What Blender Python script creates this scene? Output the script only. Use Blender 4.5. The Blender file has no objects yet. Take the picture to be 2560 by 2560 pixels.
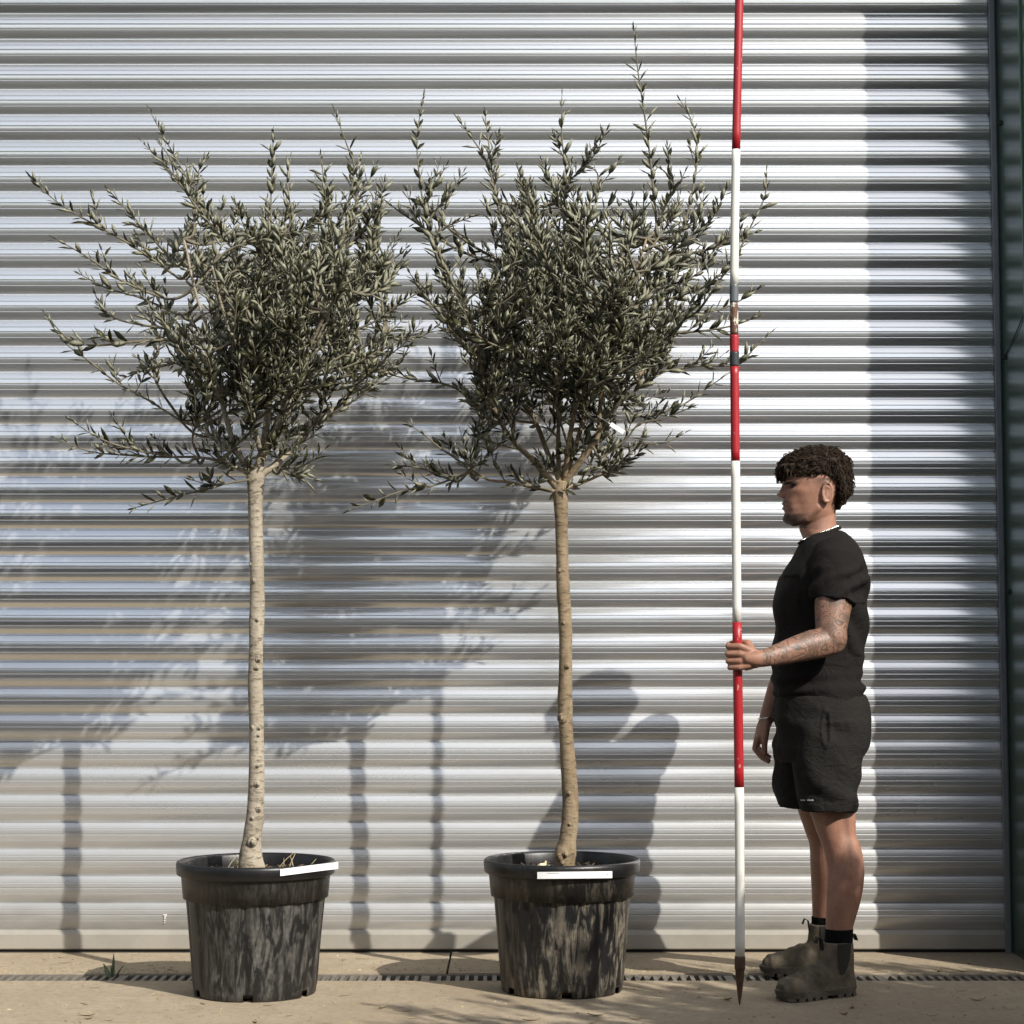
import bpy, bmesh, math, random
import numpy as np
from mathutils import Vector, Matrix, noise as mnoise

random.seed(7)
np.random.seed(7)
scene = bpy.context.scene
col = scene.collection
R = math.radians

# ------------------------------------------------------------------ camera
FPX, CX, CY = 5000.0, 1280.0, 1280.0           # focal length and centre in 2560 px photo pixels
PITCH = math.atan(370.0 / FPX)
CAMZ = 1.046
cam_d = bpy.data.cameras.new('camera')
cam_d.sensor_width = 36.0
cam_d.lens = 36.0 * FPX / 2560.0
cam_d.clip_start = 0.1
cam_d.clip_end = 2000.0
cam = bpy.data.objects.new('camera', cam_d)
cam.location = (0, 0, CAMZ)
cam.rotation_euler = (R(90) + PITCH, 0, 0)
col.objects.link(cam)
scene.camera = cam

# ------------------------------------------------------------------ world, sun, exposure
SUN = Vector((0.886, -1.0, 0.98)).normalized()   # towards the sun
world = bpy.data.worlds.new('World')
scene.world = world
world.use_nodes = True
wn = world.node_tree
wn.nodes.clear()
w_out = wn.nodes.new('ShaderNodeOutputWorld')
w_bg = wn.nodes.new('ShaderNodeBackground')
w_sky = wn.nodes.new('ShaderNodeTexSky')
w_sky.sky_type = 'NISHITA'
w_sky.sun_disc = False
w_sky.sun_elevation = math.asin(SUN.z)
w_sky.sun_rotation = math.atan2(SUN.x, SUN.y)
w_sky.air_density = 1.0
w_sky.dust_density = 1.6
w_bg.inputs['Strength'].default_value = 0.15
w_hsv = wn.nodes.new('ShaderNodeHueSaturation')      # hazy, milky summer sky
w_hsv.inputs['Saturation'].default_value = 0.5
wn.links.new(w_sky.outputs[0], w_hsv.inputs['Color'])
wn.links.new(w_hsv.outputs[0], w_bg.inputs[0])
wn.links.new(w_bg.outputs[0], w_out.inputs[0])
sun_d = bpy.data.lights.new('sun', 'SUN')
sun_d.energy = 5.0
sun_d.angle = R(0.53)
sun_d.color = (1.0, 0.955, 0.88)
sun = bpy.data.objects.new('sun', sun_d)
sun.rotation_euler = SUN.to_track_quat('Z', 'Y').to_euler()
sun.location = (4, -4, 8)
col.objects.link(sun)
scene.view_settings.view_transform = 'Standard'
scene.view_settings.look = 'None'
scene.view_settings.exposure = 0.22
scene.view_settings.gamma = 1.0
scene.view_settings.use_curve_mapping = False

# ------------------------------------------------------------------ pixel helpers (distance always comes from what the thing stands on)
SP, CP = math.sin(PITCH), math.cos(PITCH)
def W(u, v, Y):
    a = (u - CX) / FPX; b = (CY - v) / FPX
    dx, dy, dz = a, CP - b * SP, SP + b * CP
    t = Y / dy
    return Vector((dx * t, Y, CAMZ + dz * t))
def Wg(u, v):
    a = (u - CX) / FPX; b = (CY - v) / FPX
    dx, dy, dz = a, CP - b * SP, SP + b * CP
    t = -CAMZ / dz
    return Vector((dx * t, dy * t, 0))
def proj(p):
    x, y, z = p[0], p[1], p[2] - CAMZ
    d = y * CP + z * SP
    return CX + FPX * x / d, CY - FPX * (z * CP - y * SP) / d
K = 2560.0 / 1932.0
def Q(u, v, Y):                     # same, from 1932 px preview pixels
    return W(u * K, v * K, Y)

# ------------------------------------------------------------------ mesh helpers
class MB:
    def __init__(self):
        self.v = []; self.f = []; self.m = []
    def add(self, vs, fs, mi=0):
        o = len(self.v)
        self.v += [tuple(p) for p in vs]
        self.f += [tuple(i + o for i in f) for f in fs]
        self.m += [mi] * len(fs)
    def box(self, a, b, mi=0):
        x0, y0, z0 = a; x1, y1, z1 = b
        vs = [(x0,y0,z0),(x1,y0,z0),(x1,y1,z0),(x0,y1,z0),(x0,y0,z1),(x1,y0,z1),(x1,y1,z1),(x0,y1,z1)]
        self.add(vs, [(0,3,2,1),(4,5,6,7),(0,1,5,4),(1,2,6,5),(2,3,7,6),(3,0,4,7)], mi)
    def rings(self, rings, cap=True, mi=0):
        n = len(rings[0]); vs = []; fs = []
        for r in rings: vs += [tuple(p) for p in r]
        for i in range(len(rings) - 1):
            for j in range(n):
                k = (j + 1) % n
                fs.append((i*n+j, i*n+k, (i+1)*n+k, (i+1)*n+j))
        if cap:
            fs.append(tuple(reversed(range(n))))
            fs.append(tuple(range((len(rings)-1)*n, len(rings)*n)))
        self.add(vs, fs, mi)
    def tube(self, pts, rad, n=8, ref=Vector((0,1,0)), cap=True, mi=0, round_end=False):
        """pts list of Vector; rad list of r or (r_ref, r_other)"""
        pts = [Vector(p) for p in pts]
        rad = [(r, r) if not isinstance(r, tuple) else r for r in rad]
        if round_end:
            for end in (0, -1):
                d = (pts[0] - pts[1]).normalized() if end == 0 else (pts[-1] - pts[-2]).normalized()
                r0 = rad[0] if end == 0 else rad[-1]
                ext = [(0.45, 0.88), (0.8, 0.58), (0.97, 0.2)]
                m = min(r0)
                base = pts[0] if end == 0 else pts[-1]
                for e, s in ext:
                    if end == 0:
                        pts.insert(0, base + d * m * e); rad.insert(0, (r0[0]*s, r0[1]*s))
                    else:
                        pts.append(base + d * m * e); rad.append((r0[0]*s, r0[1]*s))
        rings = []
        for i, p in enumerate(pts):
            t = (pts[min(i+1, len(pts)-1)] - pts[max(i-1, 0)]).normalized()
            b = t.cross(ref)
            if b.length < 1e-3: b = t.cross(Vector((1, 0.2, 0.3)))
            b.normalize(); a = b.cross(t).normalized()
            r1, r2 = rad[i]
            rings.append([p + a * (r1 * math.cos(2*math.pi*j/n)) + b * (r2 * math.sin(2*math.pi*j/n)) for j in range(n)])
        self.rings(rings, cap, mi)
    def mesh(self, name):
        me = bpy.data.meshes.new(name)
        me.from_pydata(self.v, [], self.f)
        if any(self.m):
            me.polygons.foreach_set('material_index', self.m)
        me.update()
        return me

def obj(name, me, mats=None, parent=None, smooth=True, fix=True):
    if isinstance(me, MB): me = me.mesh(name)
    if mats is not None and len(me.materials) == 0:
        for m in (mats if isinstance(mats, (list, tuple)) else [mats]): me.materials.append(m)
    if fix:
        bm = bmesh.new(); bm.from_mesh(me)
        bmesh.ops.recalc_face_normals(bm, faces=bm.faces)
        bm.to_mesh(me); bm.free()
    if smooth: me.polygons.foreach_set('use_smooth', [True] * len(me.polygons))
    o = bpy.data.objects.new(name, me)
    col.objects.link(o)
    if parent is not None: par(o, parent)
    return o
def link(name, me, parent=None, mw=None):            # another object on shared mesh data
    o = bpy.data.objects.new(name, me); col.objects.link(o)
    if mw is not None: o.matrix_world = mw
    if parent is not None:
        o.parent = parent
        o.matrix_parent_inverse = WORLD[parent.name].inverted() if parent.name in WORLD else parent.matrix_basis.inverted()
    return o
WORLD = {}
def par(o, parent):
    o.parent = parent
    m = WORLD.get(parent.name)
    o.matrix_parent_inverse = m.inverted() if m is not None else Matrix()
def empty(name, loc):
    o = bpy.data.objects.new(name, None); o.empty_display_size = 0.1
    o.location = loc; col.objects.link(o)
    WORLD[o.name] = Matrix.Translation(Vector(loc))
    return o
def tag(o, label=None, cat=None, group=None, kind=None):
    if label: o['label'] = label
    if cat: o['category'] = cat
    if group: o['group'] = group
    if kind: o['kind'] = kind
    return o
def shade_flat(o):
    o.data.polygons.foreach_set('use_smooth', [False] * len(o.data.polygons))
def bevel(o, w, seg=2):
    m = o.modifiers.new('bevel', 'BEVEL'); m.width = w; m.segments = seg; m.limit_method = 'ANGLE'; m.angle_limit = R(40)
def remesh(mb, voxel, it=3, fac=0.5):
    me = mb.mesh('tmp')
    bm = bmesh.new(); bm.from_mesh(me); bmesh.ops.recalc_face_normals(bm, faces=bm.faces); bm.to_mesh(me); bm.free()
    ob = bpy.data.objects.new('tmp', me); col.objects.link(ob)
    m = ob.modifiers.new('r', 'REMESH'); m.mode = 'VOXEL'; m.voxel_size = voxel
    if it:
        s = ob.modifiers.new('s', 'SMOOTH'); s.factor = fac; s.iterations = it
    dg = bpy.context.evaluated_depsgraph_get()
    out = bpy.data.meshes.new_from_object(ob.evaluated_get(dg))
    bpy.data.objects.remove(ob); bpy.data.meshes.remove(me)
    return out
def catmull(rows, n):
    """rows: list of equal-length tuples; returns n rows interpolated"""
    a = np.array(rows, float); k = len(a); out = []
    for t in np.linspace(0, k - 1, n):
        i = min(int(t), k - 2); f = t - i
        p0, p1, p2, p3 = a[max(i-1, 0)], a[i], a[i+1], a[min(i+2, k-1)]
        out.append(0.5*((2*p1)+(-p0+p2)*f+(2*p0-5*p1+4*p2-p3)*f*f+(-p0+3*p1-3*p2+p3)*f**3))
    return out
def rowloft(mb, rows, n=40, steps=None, p=2.0, inset=0.0):
    """rows (v, u_front, u_back, half depth, Y centre): horizontal rings"""
    if steps: rows = catmull(rows, steps)
    rings = []
    for v, u0, u1, ry, Yc in rows:
        a, b = W(u0, v, Yc), W(u1, v, Yc)
        c = (a + b) / 2; rx = (b.x - a.x) / 2 - inset; ry2 = ry - inset
        ring = []
        for j in range(n):
            th = 2*math.pi*j/n; ct, st = math.cos(th), math.sin(th)
            ring.append((c.x + rx*math.copysign(abs(ct)**(2/p), ct), Yc + ry2*math.copysign(abs(st)**(2/p), st), c.z))
        rings.append(ring)
    mb.rings(rings)

# ------------------------------------------------------------------ materials
def new_mat(name):
    m = bpy.data.materials.new(name); m.use_nodes = True
    nt = m.node_tree
    b = nt.nodes['Principled BSDF']
    return m, nt, b
def N(nt, t, **kw):
    n = nt.nodes.new(t)
    for k, v in kw.items(): setattr(n, k, v)
    return n
def noise_tex(nt, scale=5, detail=4, rough=0.55, vec=None, dist=0.0):
    n = N(nt, 'ShaderNodeTexNoise')
    n.inputs['Scale'].default_value = scale; n.inputs['Detail'].default_value = detail
    n.inputs['Roughness'].default_value = rough; n.inputs['Distortion'].default_value = dist
    if vec is not None: nt.links.new(vec, n.inputs['Vector'])
    return n
def mapping(nt, scale=(1,1,1), coord='Object', rot=(0,0,0)):
    if coord == 'World':
        g = N(nt, 'ShaderNodeNewGeometry'); src = g.outputs['Position']
    else:
        tc = N(nt, 'ShaderNodeTexCoord'); src = tc.outputs[coord]
    mp = N(nt, 'ShaderNodeMapping'); mp.inputs['Scale'].default_value = scale; mp.inputs['Rotation'].default_value = rot
    nt.links.new(src, mp.inputs['Vector'])
    return mp.outputs[0]
def ramp(nt, fac, stops):
    r = N(nt, 'ShaderNodeValToRGB')
    e = r.color_ramp.elements
    while len(e) < len(stops): e.new(0.5)
    for i, (p, c) in enumerate(stops):
        e[i].position = p
        e[i].color = (c, c, c, 1) if not isinstance(c, tuple) else (*c, 1)
    nt.links.new(fac, r.inputs[0])
    return r.outputs[0]
def mix(nt, fac, a, b, blend='MIX'):
    m = N(nt, 'ShaderNodeMix', data_type='RGBA', blend_type=blend)
    for sock, val in ((m.inputs[0], fac), (m.inputs[6], a), (m.inputs[7], b)):
        if isinstance(val, bpy.types.NodeSocket): nt.links.new(val, sock)
        elif isinstance(val, tuple): sock.default_value = (*val, 1)
        else: sock.default_value = val
    return m.outputs[2]
def bump(nt, h, b, strength=0.3, dist=0.01):
    n = N(nt, 'ShaderNodeBump'); n.inputs['Strength'].default_value = strength; n.inputs['Distance'].default_value = dist
    nt.links.new(h, n.inputs['Height']); nt.links.new(n.outputs[0], b.inputs['Normal'])
def setc(nt, b, c):
    if isinstance(c, tuple): b.inputs['Base Color'].default_value = (*c, 1)
    else: nt.links.new(c, b.inputs['Base Color'])
def simple(name, c, rough=0.6, metal=0.0, c2=None, scale=20, bmp=0.0, coord='Object', spec=0.5):
    m, nt, b = new_mat(name)
    b.inputs['Roughness'].default_value = rough; b.inputs['Metallic'].default_value = metal
    b.inputs['Specular IOR Level'].default_value = spec
    if c2 or bmp:
        n = noise_tex(nt, scale, 5, 0.6, mapping(nt, coord=coord))
        if c2: setc(nt, b, mix(nt, ramp(nt, n.outputs[0], [(0.35, 0.0), (0.65, 1.0)]), c, c2))
        else: setc(nt, b, c)
        if bmp: bump(nt, n.outputs[0], b, bmp, 0.004)
    else: setc(nt, b, c)
    return m

# rolled aluminium shutter
def mat_shutter():
    m, nt, b = new_mat('shutter_aluminium')
    streak = noise_tex(nt, 1.0, 6, 0.6, mapping(nt, (1.2, 1, 260), 'World'))
    blotch = noise_tex(nt, 1.0, 5, 0.6, mapping(nt, (2.2, 2, 9), 'World'))
    scuff = noise_tex(nt, 1.0, 3, 0.7, mapping(nt, (7, 2, 120), 'World'))
    base = mix(nt, ramp(nt, streak.outputs[0], [(0.3, 0.0), (0.7, 1.0)]), (0.82, 0.835, 0.84), (0.90, 0.91, 0.915))
    base = mix(nt, ramp(nt, scuff.outputs[0], [(0.68, 0.0), (0.76, 0.3)]), base, (0.45, 0.46, 0.47))
    # dust thrown up from the yard, thickest on the lowest slats
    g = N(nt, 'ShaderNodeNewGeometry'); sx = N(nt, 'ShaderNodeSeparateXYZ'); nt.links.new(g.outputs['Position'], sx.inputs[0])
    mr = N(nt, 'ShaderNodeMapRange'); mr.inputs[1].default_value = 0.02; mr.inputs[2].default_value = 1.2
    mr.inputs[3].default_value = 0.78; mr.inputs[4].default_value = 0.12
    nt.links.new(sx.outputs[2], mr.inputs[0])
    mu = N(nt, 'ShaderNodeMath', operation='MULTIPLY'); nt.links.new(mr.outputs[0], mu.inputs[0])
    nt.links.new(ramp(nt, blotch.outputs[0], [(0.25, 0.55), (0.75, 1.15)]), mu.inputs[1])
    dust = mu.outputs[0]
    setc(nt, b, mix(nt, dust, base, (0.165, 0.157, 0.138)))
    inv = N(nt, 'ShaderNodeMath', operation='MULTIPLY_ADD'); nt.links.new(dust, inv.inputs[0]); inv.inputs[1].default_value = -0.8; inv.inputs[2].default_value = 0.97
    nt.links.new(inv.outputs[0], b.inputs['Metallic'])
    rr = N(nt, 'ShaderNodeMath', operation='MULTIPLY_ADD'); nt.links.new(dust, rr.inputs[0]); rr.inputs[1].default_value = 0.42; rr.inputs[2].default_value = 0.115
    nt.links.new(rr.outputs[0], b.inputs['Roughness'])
    # rolled sheet scatters in two lobes: a sharp one and a broad sheen
    b2 = N(nt, 'ShaderNodeBsdfPrincipled')
    for nm in ('Base Color', 'Metallic'):
        nt.links.new(b.inputs[nm].links[0].from_socket, b2.inputs[nm])
    b2.inputs['Roughness'].default_value = 0.40
    ms = N(nt, 'ShaderNodeMixShader'); ms.inputs[0].default_value = 0.27
    nt.links.new(b.outputs[0], ms.inputs[1]); nt.links.new(b2.outputs[0], ms.inputs[2])
    nt.links.new(ms.outputs[0], nt.nodes['Material Output'].inputs[0])
    return m
M = {}
M['shutter'] = mat_shutter()
M['rail'] = simple('guide_rail_grey', (0.17, 0.185, 0.20), 0.5, 0.3, (0.22, 0.235, 0.25), 9)
M['green'] = simple('green_coated_sheet', (0.030, 0.062, 0.042), 0.26, 0.0, (0.040, 0.074, 0.052), 4)
M['green_edge'] = simple('green_edge_trim', (0.07, 0.16, 0.09), 0.35, 0.0)
M['dark'] = simple('black_rubber', (0.012, 0.012, 0.012), 0.8)
M['bar'] = simple('bottom_bar_alu', (0.40, 0.375, 0.325), 0.45, 0.35, (0.33, 0.31, 0.27), 6, 0.05)

def mat_concrete():
    m, nt, b = new_mat('dusty_concrete')
    p = mapping(nt, (1, 1, 1), 'World')
    n1 = noise_tex(nt, 1.3, 6, 0.6, p); n2 = noise_tex(nt, 40, 5, 0.7, p); n3 = noise_tex(nt, 9, 6, 0.65, p, 0.6)
    c = mix(nt, ramp(nt, n1.outputs[0], [(0.3, 0.0), (0.7, 1.0)]), (0.30, 0.24, 0.165), (0.385, 0.32, 0.23))
    c = mix(nt, ramp(nt, n3.outputs[0], [(0.42, 0.0), (0.62, 0.55)]), c, (0.27, 0.215, 0.15))
    c = mix(nt, ramp(nt, n2.outputs[0], [(0.5, 0.0), (0.7, 0.7)]), c, (0.19, 0.155, 0.11))
    setc(nt, b, c)
    b.inputs['Roughness'].default_value = 0.9; b.inputs['Specular IOR Level'].default_value = 0.25
    bump(nt, n2.outputs[0], b, 0.5, 0.006)
    return m
M['concrete'] = mat_concrete()
M['added_dark_yard'] = simple('unseen_dark_yard', (0.035, 0.035, 0.036), 0.9, 0, (0.06, 0.059, 0.057), 60, 0.5, 'World')  # colour of the unseen yard, added so the slats reflect something dark
M['grate'] = simple('galvanised_grate', (0.20, 0.18, 0.15), 0.65, 0.2, (0.13, 0.115, 0.095), 30, 0.3, 'World')
M['void'] = simple('drain_black', (0.01, 0.009, 0.008), 0.9)  # near-black for the drain bed and the gap between slabs

def mat_pot(name, dustc, amt, seed):
    m, nt, b = new_mat(name)
    mp = mapping(nt, (13, 13, 3.0)); mp2 = mapping(nt, (1, 1, 1))
    s = noise_tex(nt, 2.6, 8, 0.68, mp, 0.7); s.noise_dimensions = '4D'; s.inputs['W'].default_value = seed
    f = noise_tex(nt, 70, 4, 0.7, mp2)
    big = noise_tex(nt, 4.0, 4, 0.6, mp2); big.noise_dimensions = '4D'; big.inputs['W'].default_value = seed + 3
    mask = mix(nt, 1.0, ramp(nt, s.outputs[0], [(0.47, 0.0), (0.60, amt)]), ramp(nt, big.outputs[0], [(0.3, 0.25), (0.6, 1.0)]), 'MULTIPLY')
    mask = mix(nt, 1.0, mask, ramp(nt, f.outputs[0], [(0.3, 0.5), (0.6, 1.0)]), 'MULTIPLY')
    # dust only on the sides, cleaner towards the rim band
    tc = N(nt, 'ShaderNodeTexCoord'); sx = N(nt, 'ShaderNodeSeparateXYZ'); nt.links.new(tc.outputs['Object'], sx.inputs[0])
    hz = ramp(nt, sx.outputs[2], [(0.02, 1.0), (0.30, 0.8), (0.36, 0.35), (0.375, 0.05)])
    mask = mix(nt, 1.0, mask, hz, 'MULTIPLY')
    setc(nt, b, mix(nt, mask, (0.008, 0.008, 0.0085), dustc))
    rg = N(nt, 'ShaderNodeMath', operation='MULTIPLY_ADD'); nt.links.new(mask, rg.inputs[0]); rg.inputs[1].default_value = 0.5; rg.inputs[2].default_value = 0.38
    nt.links.new(rg.outputs[0], b.inputs['Roughness'])
    bump(nt, s.outputs[0], b, 0.25, 0.004)
    return m
M['pot_a'] = mat_pot('black_plastic_smeared', (0.13, 0.122, 0.105), 0.9, 1.0)
M['pot_b'] = mat_pot('black_plastic_dusty', (0.20, 0.17, 0.125), 1.25, 9.0)
M['soil'] = simple('dark_compost', (0.02, 0.014, 0.009), 0.95, 0, (0.05, 0.033, 0.02), 60, 0.8)
M['chip'] = simple('bark_chip', (0.05, 0.03, 0.018), 0.9, 0, (0.11, 0.075, 0.045), 40)
M['straw'] = simple('dry_straw', (0.42, 0.34, 0.19), 0.8, 0, (0.3, 0.24, 0.13), 20)
M['pale'] = simple('pale_fungus', (0.75, 0.66, 0.42), 0.7)
def mat_label():
    m, nt, b = new_mat('white_label_plastic')
    tc = N(nt, 'ShaderNodeTexCoord')
    b.inputs['Base Color'].default_value = (0.85, 0.85, 0.84, 1); b.inputs['Roughness'].default_value = 0.35
    return m
M['label'] = mat_label()
M['ink'] = simple('grey_print', (0.32, 0.32, 0.33), 0.6)

def mat_bark(name, a, c, d):
    m, nt, b = new_mat(name)
    n1 = noise_tex(nt, 16, 6, 0.62, mapping(nt, (1, 1, 0.45)), 0.4)
    n2 = noise_tex(nt, 55, 5, 0.7, mapping(nt, (0.6, 0.6, 1.6)))
    cc = mix(nt, ramp(nt, n1.outputs[0], [(0.36, 0.0), (0.62, 1.0)]), a, c)
    cc = mix(nt, ramp(nt, n2.outputs[0], [(0.52, 0.0), (0.64, 0.85)]), cc, d)
    setc(nt, b, cc)
    b.inputs['Roughness'].default_value = 0.9; b.inputs['Specular IOR Level'].default_value = 0.2
    bump(nt, n2.outputs[0], b, 0.6, 0.008)
    return m
M['bark_a'] = mat_bark('pale_olive_bark', (0.27, 0.23, 0.17), (0.39, 0.34, 0.265), (0.11, 0.09, 0.062))
M['bark_b'] = mat_bark('brown_olive_bark', (0.185, 0.135, 0.08), (0.29, 0.225, 0.145), (0.09, 0.065, 0.04))
M['twig'] = simple('olive_twig', (0.10, 0.085, 0.055), 0.8, 0, (0.17, 0.15, 0.10), 30)
def mat_leaf(name, c1, c2, rough, trans):
    m, nt, b = new_mat(name)
    g = N(nt, 'ShaderNodeNewGeometry')
    n = noise_tex(nt, 6.0, 3, 0.6, mapping(nt, (1,1,1), 'World'))
    f = N(nt, 'ShaderNodeMath', operation='MULTIPLY_ADD'); nt.links.new(g.outputs['Random Per Island'], f.inputs[0]); f.inputs[1].default_value = 0.7
    nt.links.new(n.outputs[0], f.inputs[2])
    fr = ramp(nt, f.outputs[0], [(0.35, 0.0), (1.1, 1.0)])
    setc(nt, b, mix(nt, fr, c1, c2))
    b.inputs['Roughness'].default_value = rough; b.inputs['Specular IOR Level'].default_value = 0.45
    return m
M['leaf_top'] = mat_leaf('olive_leaf_upper', (0.020, 0.022, 0.009), (0.055, 0.054, 0.023), 0.38, 0.1)
M['leaf_under'] = mat_leaf('olive_leaf_underside', (0.095, 0.095, 0.06), (0.22, 0.215, 0.15), 0.6, 0.1)
M['leaf_dry'] = simple('dry_leaf', (0.20, 0.135, 0.07), 0.85, 0, (0.42, 0.34, 0.2), 8, 0, 'World')
M['weed'] = simple('weed_green', (0.06, 0.10, 0.05), 0.6, 0, (0.10, 0.14, 0.07), 40)

def paint(name, c, under, thr):
    m, nt, b = new_mat(name)
    n = noise_tex(nt, 45, 4, 0.7, mapping(nt, (1, 1, 0.5)))
    n2 = noise_tex(nt, 8, 4, 0.6, mapping(nt, (1, 1, 0.6)))
    cc = mix(nt, ramp(nt, n2.outputs[0], [(0.3, 0.0), (0.7, 1.0)]), tuple(x * 0.88 for x in c), c)
    cc = mix(nt, ramp(nt, n.outputs[0], [(thr, 0.0), (thr + 0.03, 1.0)]), cc, under)
    setc(nt, b, cc); b.inputs['Roughness'].default_value = 0.38
    bump(nt, n.outputs[0], b, 0.15, 0.002)
    return m
M['red'] = paint('red_gloss_paint', (0.36, 0.013, 0.019), (0.5, 0.25, 0.22), 0.66)
M['white'] = paint('white_gloss_paint', (0.74, 0.72, 0.65), (0.42, 0.38, 0.32), 0.75)
M['worn'] = paint('worn_paint_wood', (0.12, 0.055, 0.03), (0.6, 0.55, 0.45), 0.55)
M['tape'] = simple('dark_tape', (0.03, 0.033, 0.035), 0.35)
M['greytape'] = simple('grey_tape', (0.12, 0.13, 0.135), 0.3, 0.2)
M['spike'] = simple('rusty_steel_spike', (0.055, 0.03, 0.018), 0.6, 0.4, (0.12, 0.07, 0.045), 30, 0.3)

def mat_skin():
    m, nt, b = new_mat('skin')
    at = N(nt, 'ShaderNodeAttribute', attribute_name='mask')
    sep = N(nt, 'ShaderNodeSeparateColor'); nt.links.new(at.outputs['Color'], sep.inputs[0])
    p = mapping(nt, (1, 1, 1), 'World')
    n = noise_tex(nt, 34, 6, 0.7, p)
    c = mix(nt, ramp(nt, n.outputs[0], [(0.3, 0.0), (0.7, 1.0)]), (0.25, 0.12, 0.075), (0.36, 0.185, 0.122))
    # tattoo line work on one arm
    warp = noise_tex(nt, 14, 3, 0.6, p)
    vs = N(nt, 'ShaderNodeVectorMath', operation='MULTIPLY_ADD'); nt.links.new(warp.outputs['Color'], vs.inputs[0]); vs.inputs[1].default_value = (0.05, 0.05, 0.05); nt.links.new(p, vs.inputs[2])
    vo = N(nt, 'ShaderNodeTexVoronoi', feature='DISTANCE_TO_EDGE'); vo.inputs['Scale'].default_value = 62; nt.links.new(vs.outputs[0], vo.inputs['Vector'])
    wv = N(nt, 'ShaderNodeTexWave', wave_type='RINGS'); wv.inputs['Scale'].default_value = 34; wv.inputs['Distortion'].default_value = 14; wv.inputs['Detail'].default_value = 2; wv.inputs['Detail Scale'].default_value = 2.0
    nt.links.new(p, wv.inputs['Vector'])
    l1 = ramp(nt, vo.outputs['Distance'], [(0.04, 0.7), (0.13, 0.0)])
    l2 = ramp(nt, wv.outputs['Fac'], [(0.6, 0.0), (0.85, 0.6)])
    ink = mix(nt, 1.0, l1, l2, 'LIGHTEN')
    ink = mix(nt, 1.0, ink, (0.30, 0.30, 0.30), 'ADD')
    # fine contour lines and shaded patches instead of plain cells
    cn = noise_tex(nt, 17, 1.2, 0.5, p, 0.4)
    cm_ = N(nt, 'ShaderNodeMath', operation='MULTIPLY'); nt.links.new(cn.outputs[0], cm_.inputs[0]); cm_.inputs[1].default_value = 11.0
    pp = N(nt, 'ShaderNodeMath', operation='PINGPONG'); nt.links.new(cm_.outputs[0], pp.inputs[0]); pp.inputs[1].default_value = 0.5
    l3 = ramp(nt, pp.outputs[0], [(0.06, 0.75), (0.2, 0.0)])
    pn = noise_tex(nt, 26, 3, 0.6, p)
    l4 = ramp(nt, pn.outputs[0], [(0.5, 0.0), (0.62, 0.5)])
    l5 = mix(nt, 1.0, ramp(nt, vo.outputs['Distance'], [(0.03, 0.6), (0.09, 0.0)]), ramp(nt, warp.outputs[0], [(0.45, 0.0), (0.55, 1.0)]), 'MULTIPLY')
    ink = mix(nt, 1.0, mix(nt, 1.0, l3, l4, 'LIGHTEN'), l5, 'LIGHTEN')
    ink = mix(nt, 1.0, ink, (0.26, 0.26, 0.26), 'ADD')
    inkm = mix(nt, 1.0, ink, sep.outputs[0], 'MULTIPLY')
    c = mix(nt, inkm, c, (0.085, 0.058, 0.042))
    # beard stubble, plus painted nostril and mouth shade
    st = noise_tex(nt, 260, 3, 0.7, p)
    bm_ = mix(nt, 1.0, sep.outputs[1], ramp(nt, st.outputs[0], [(0.25, 0.7), (0.6, 1.0)]), 'MULTIPLY')
    c = mix(nt, bm_, c, (0.022, 0.014, 0.010))
    c = mix(nt, sep.outputs[2], c, (0.20, 0.075, 0.055))
    setc(nt, b, c)
    b.inputs['Roughness'].default_value = 0.5
    b.inputs['Subsurface Weight'].default_value = 0.06
    b.inputs['Subsurface Radius'].default_value = (0.01, 0.004, 0.002)
    hgt = mix(nt, 0.4, n.outputs[0], st.outputs[0])
    bump(nt, hgt, b, 0.35, 0.004)
    return m
M['skin'] = mat_skin()
def cloth(name, c1, c2, sc):
    m, nt, b = new_mat(name)
    n = noise_tex(nt, sc, 5, 0.6, mapping(nt, (1, 1, 1), 'World'))
    f = noise_tex(nt, 900, 2, 0.6, mapping(nt, (1, 1, 1), 'World'))
    setc(nt, b, mix(nt, n.outputs[0], c1, c2))
    b.inputs['Roughness'].default_value = 0.9; b.inputs['Specular IOR Level'].default_value = 0.15
    wr = noise_tex(nt, sc*1.1, 4, 0.55, mapping(nt, (1, 1, 1.5), 'World', (0.3, 0.5, 0.2)), 1.6)
    hgt = mix(nt, 0.12, wr.outputs[0], f.outputs[0])
    bump(nt, hgt, b, 0.55, 0.022)
    return m
M['tee'] = cloth('black_cotton', (0.009, 0.0078, 0.0072), (0.014, 0.012, 0.011), 12)
M['shorts'] = cloth('black_ripstop', (0.012, 0.0112, 0.0098), (0.020, 0.0185, 0.016), 18)
M['sock'] = cloth('black_sock', (0.003, 0.003, 0.003), (0.005, 0.005, 0.005), 30)
M['hair'] = simple('dark_brown_hair', (0.012, 0.008, 0.005), 0.7, 0, (0.032, 0.020, 0.012), 60, 0.4, 'World', 0.15)
M['brow'] = simple('eyebrow_hair', (0.015, 0.010, 0.007), 0.7)
def mat_suede():
    m, nt, b = new_mat('dusty_suede')
    p = mapping(nt, (1, 1, 1), 'World')
    n = noise_tex(nt, 14, 6, 0.65, p); f = noise_tex(nt, 160, 4, 0.7, p)
    c = mix(nt, ramp(nt, n.outputs[0], [(0.3, 0.0), (0.65, 1.0)]), (0.055, 0.047, 0.036), (0.15, 0.125, 0.09))
    setc(nt, b, c); b.inputs['Roughness'].default_value = 0.95; b.inputs['Specular IOR Level'].default_value = 0.15
    bump(nt, f.outputs[0], b, 0.4, 0.004)
    return m
M['suede'] = mat_suede()
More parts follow.
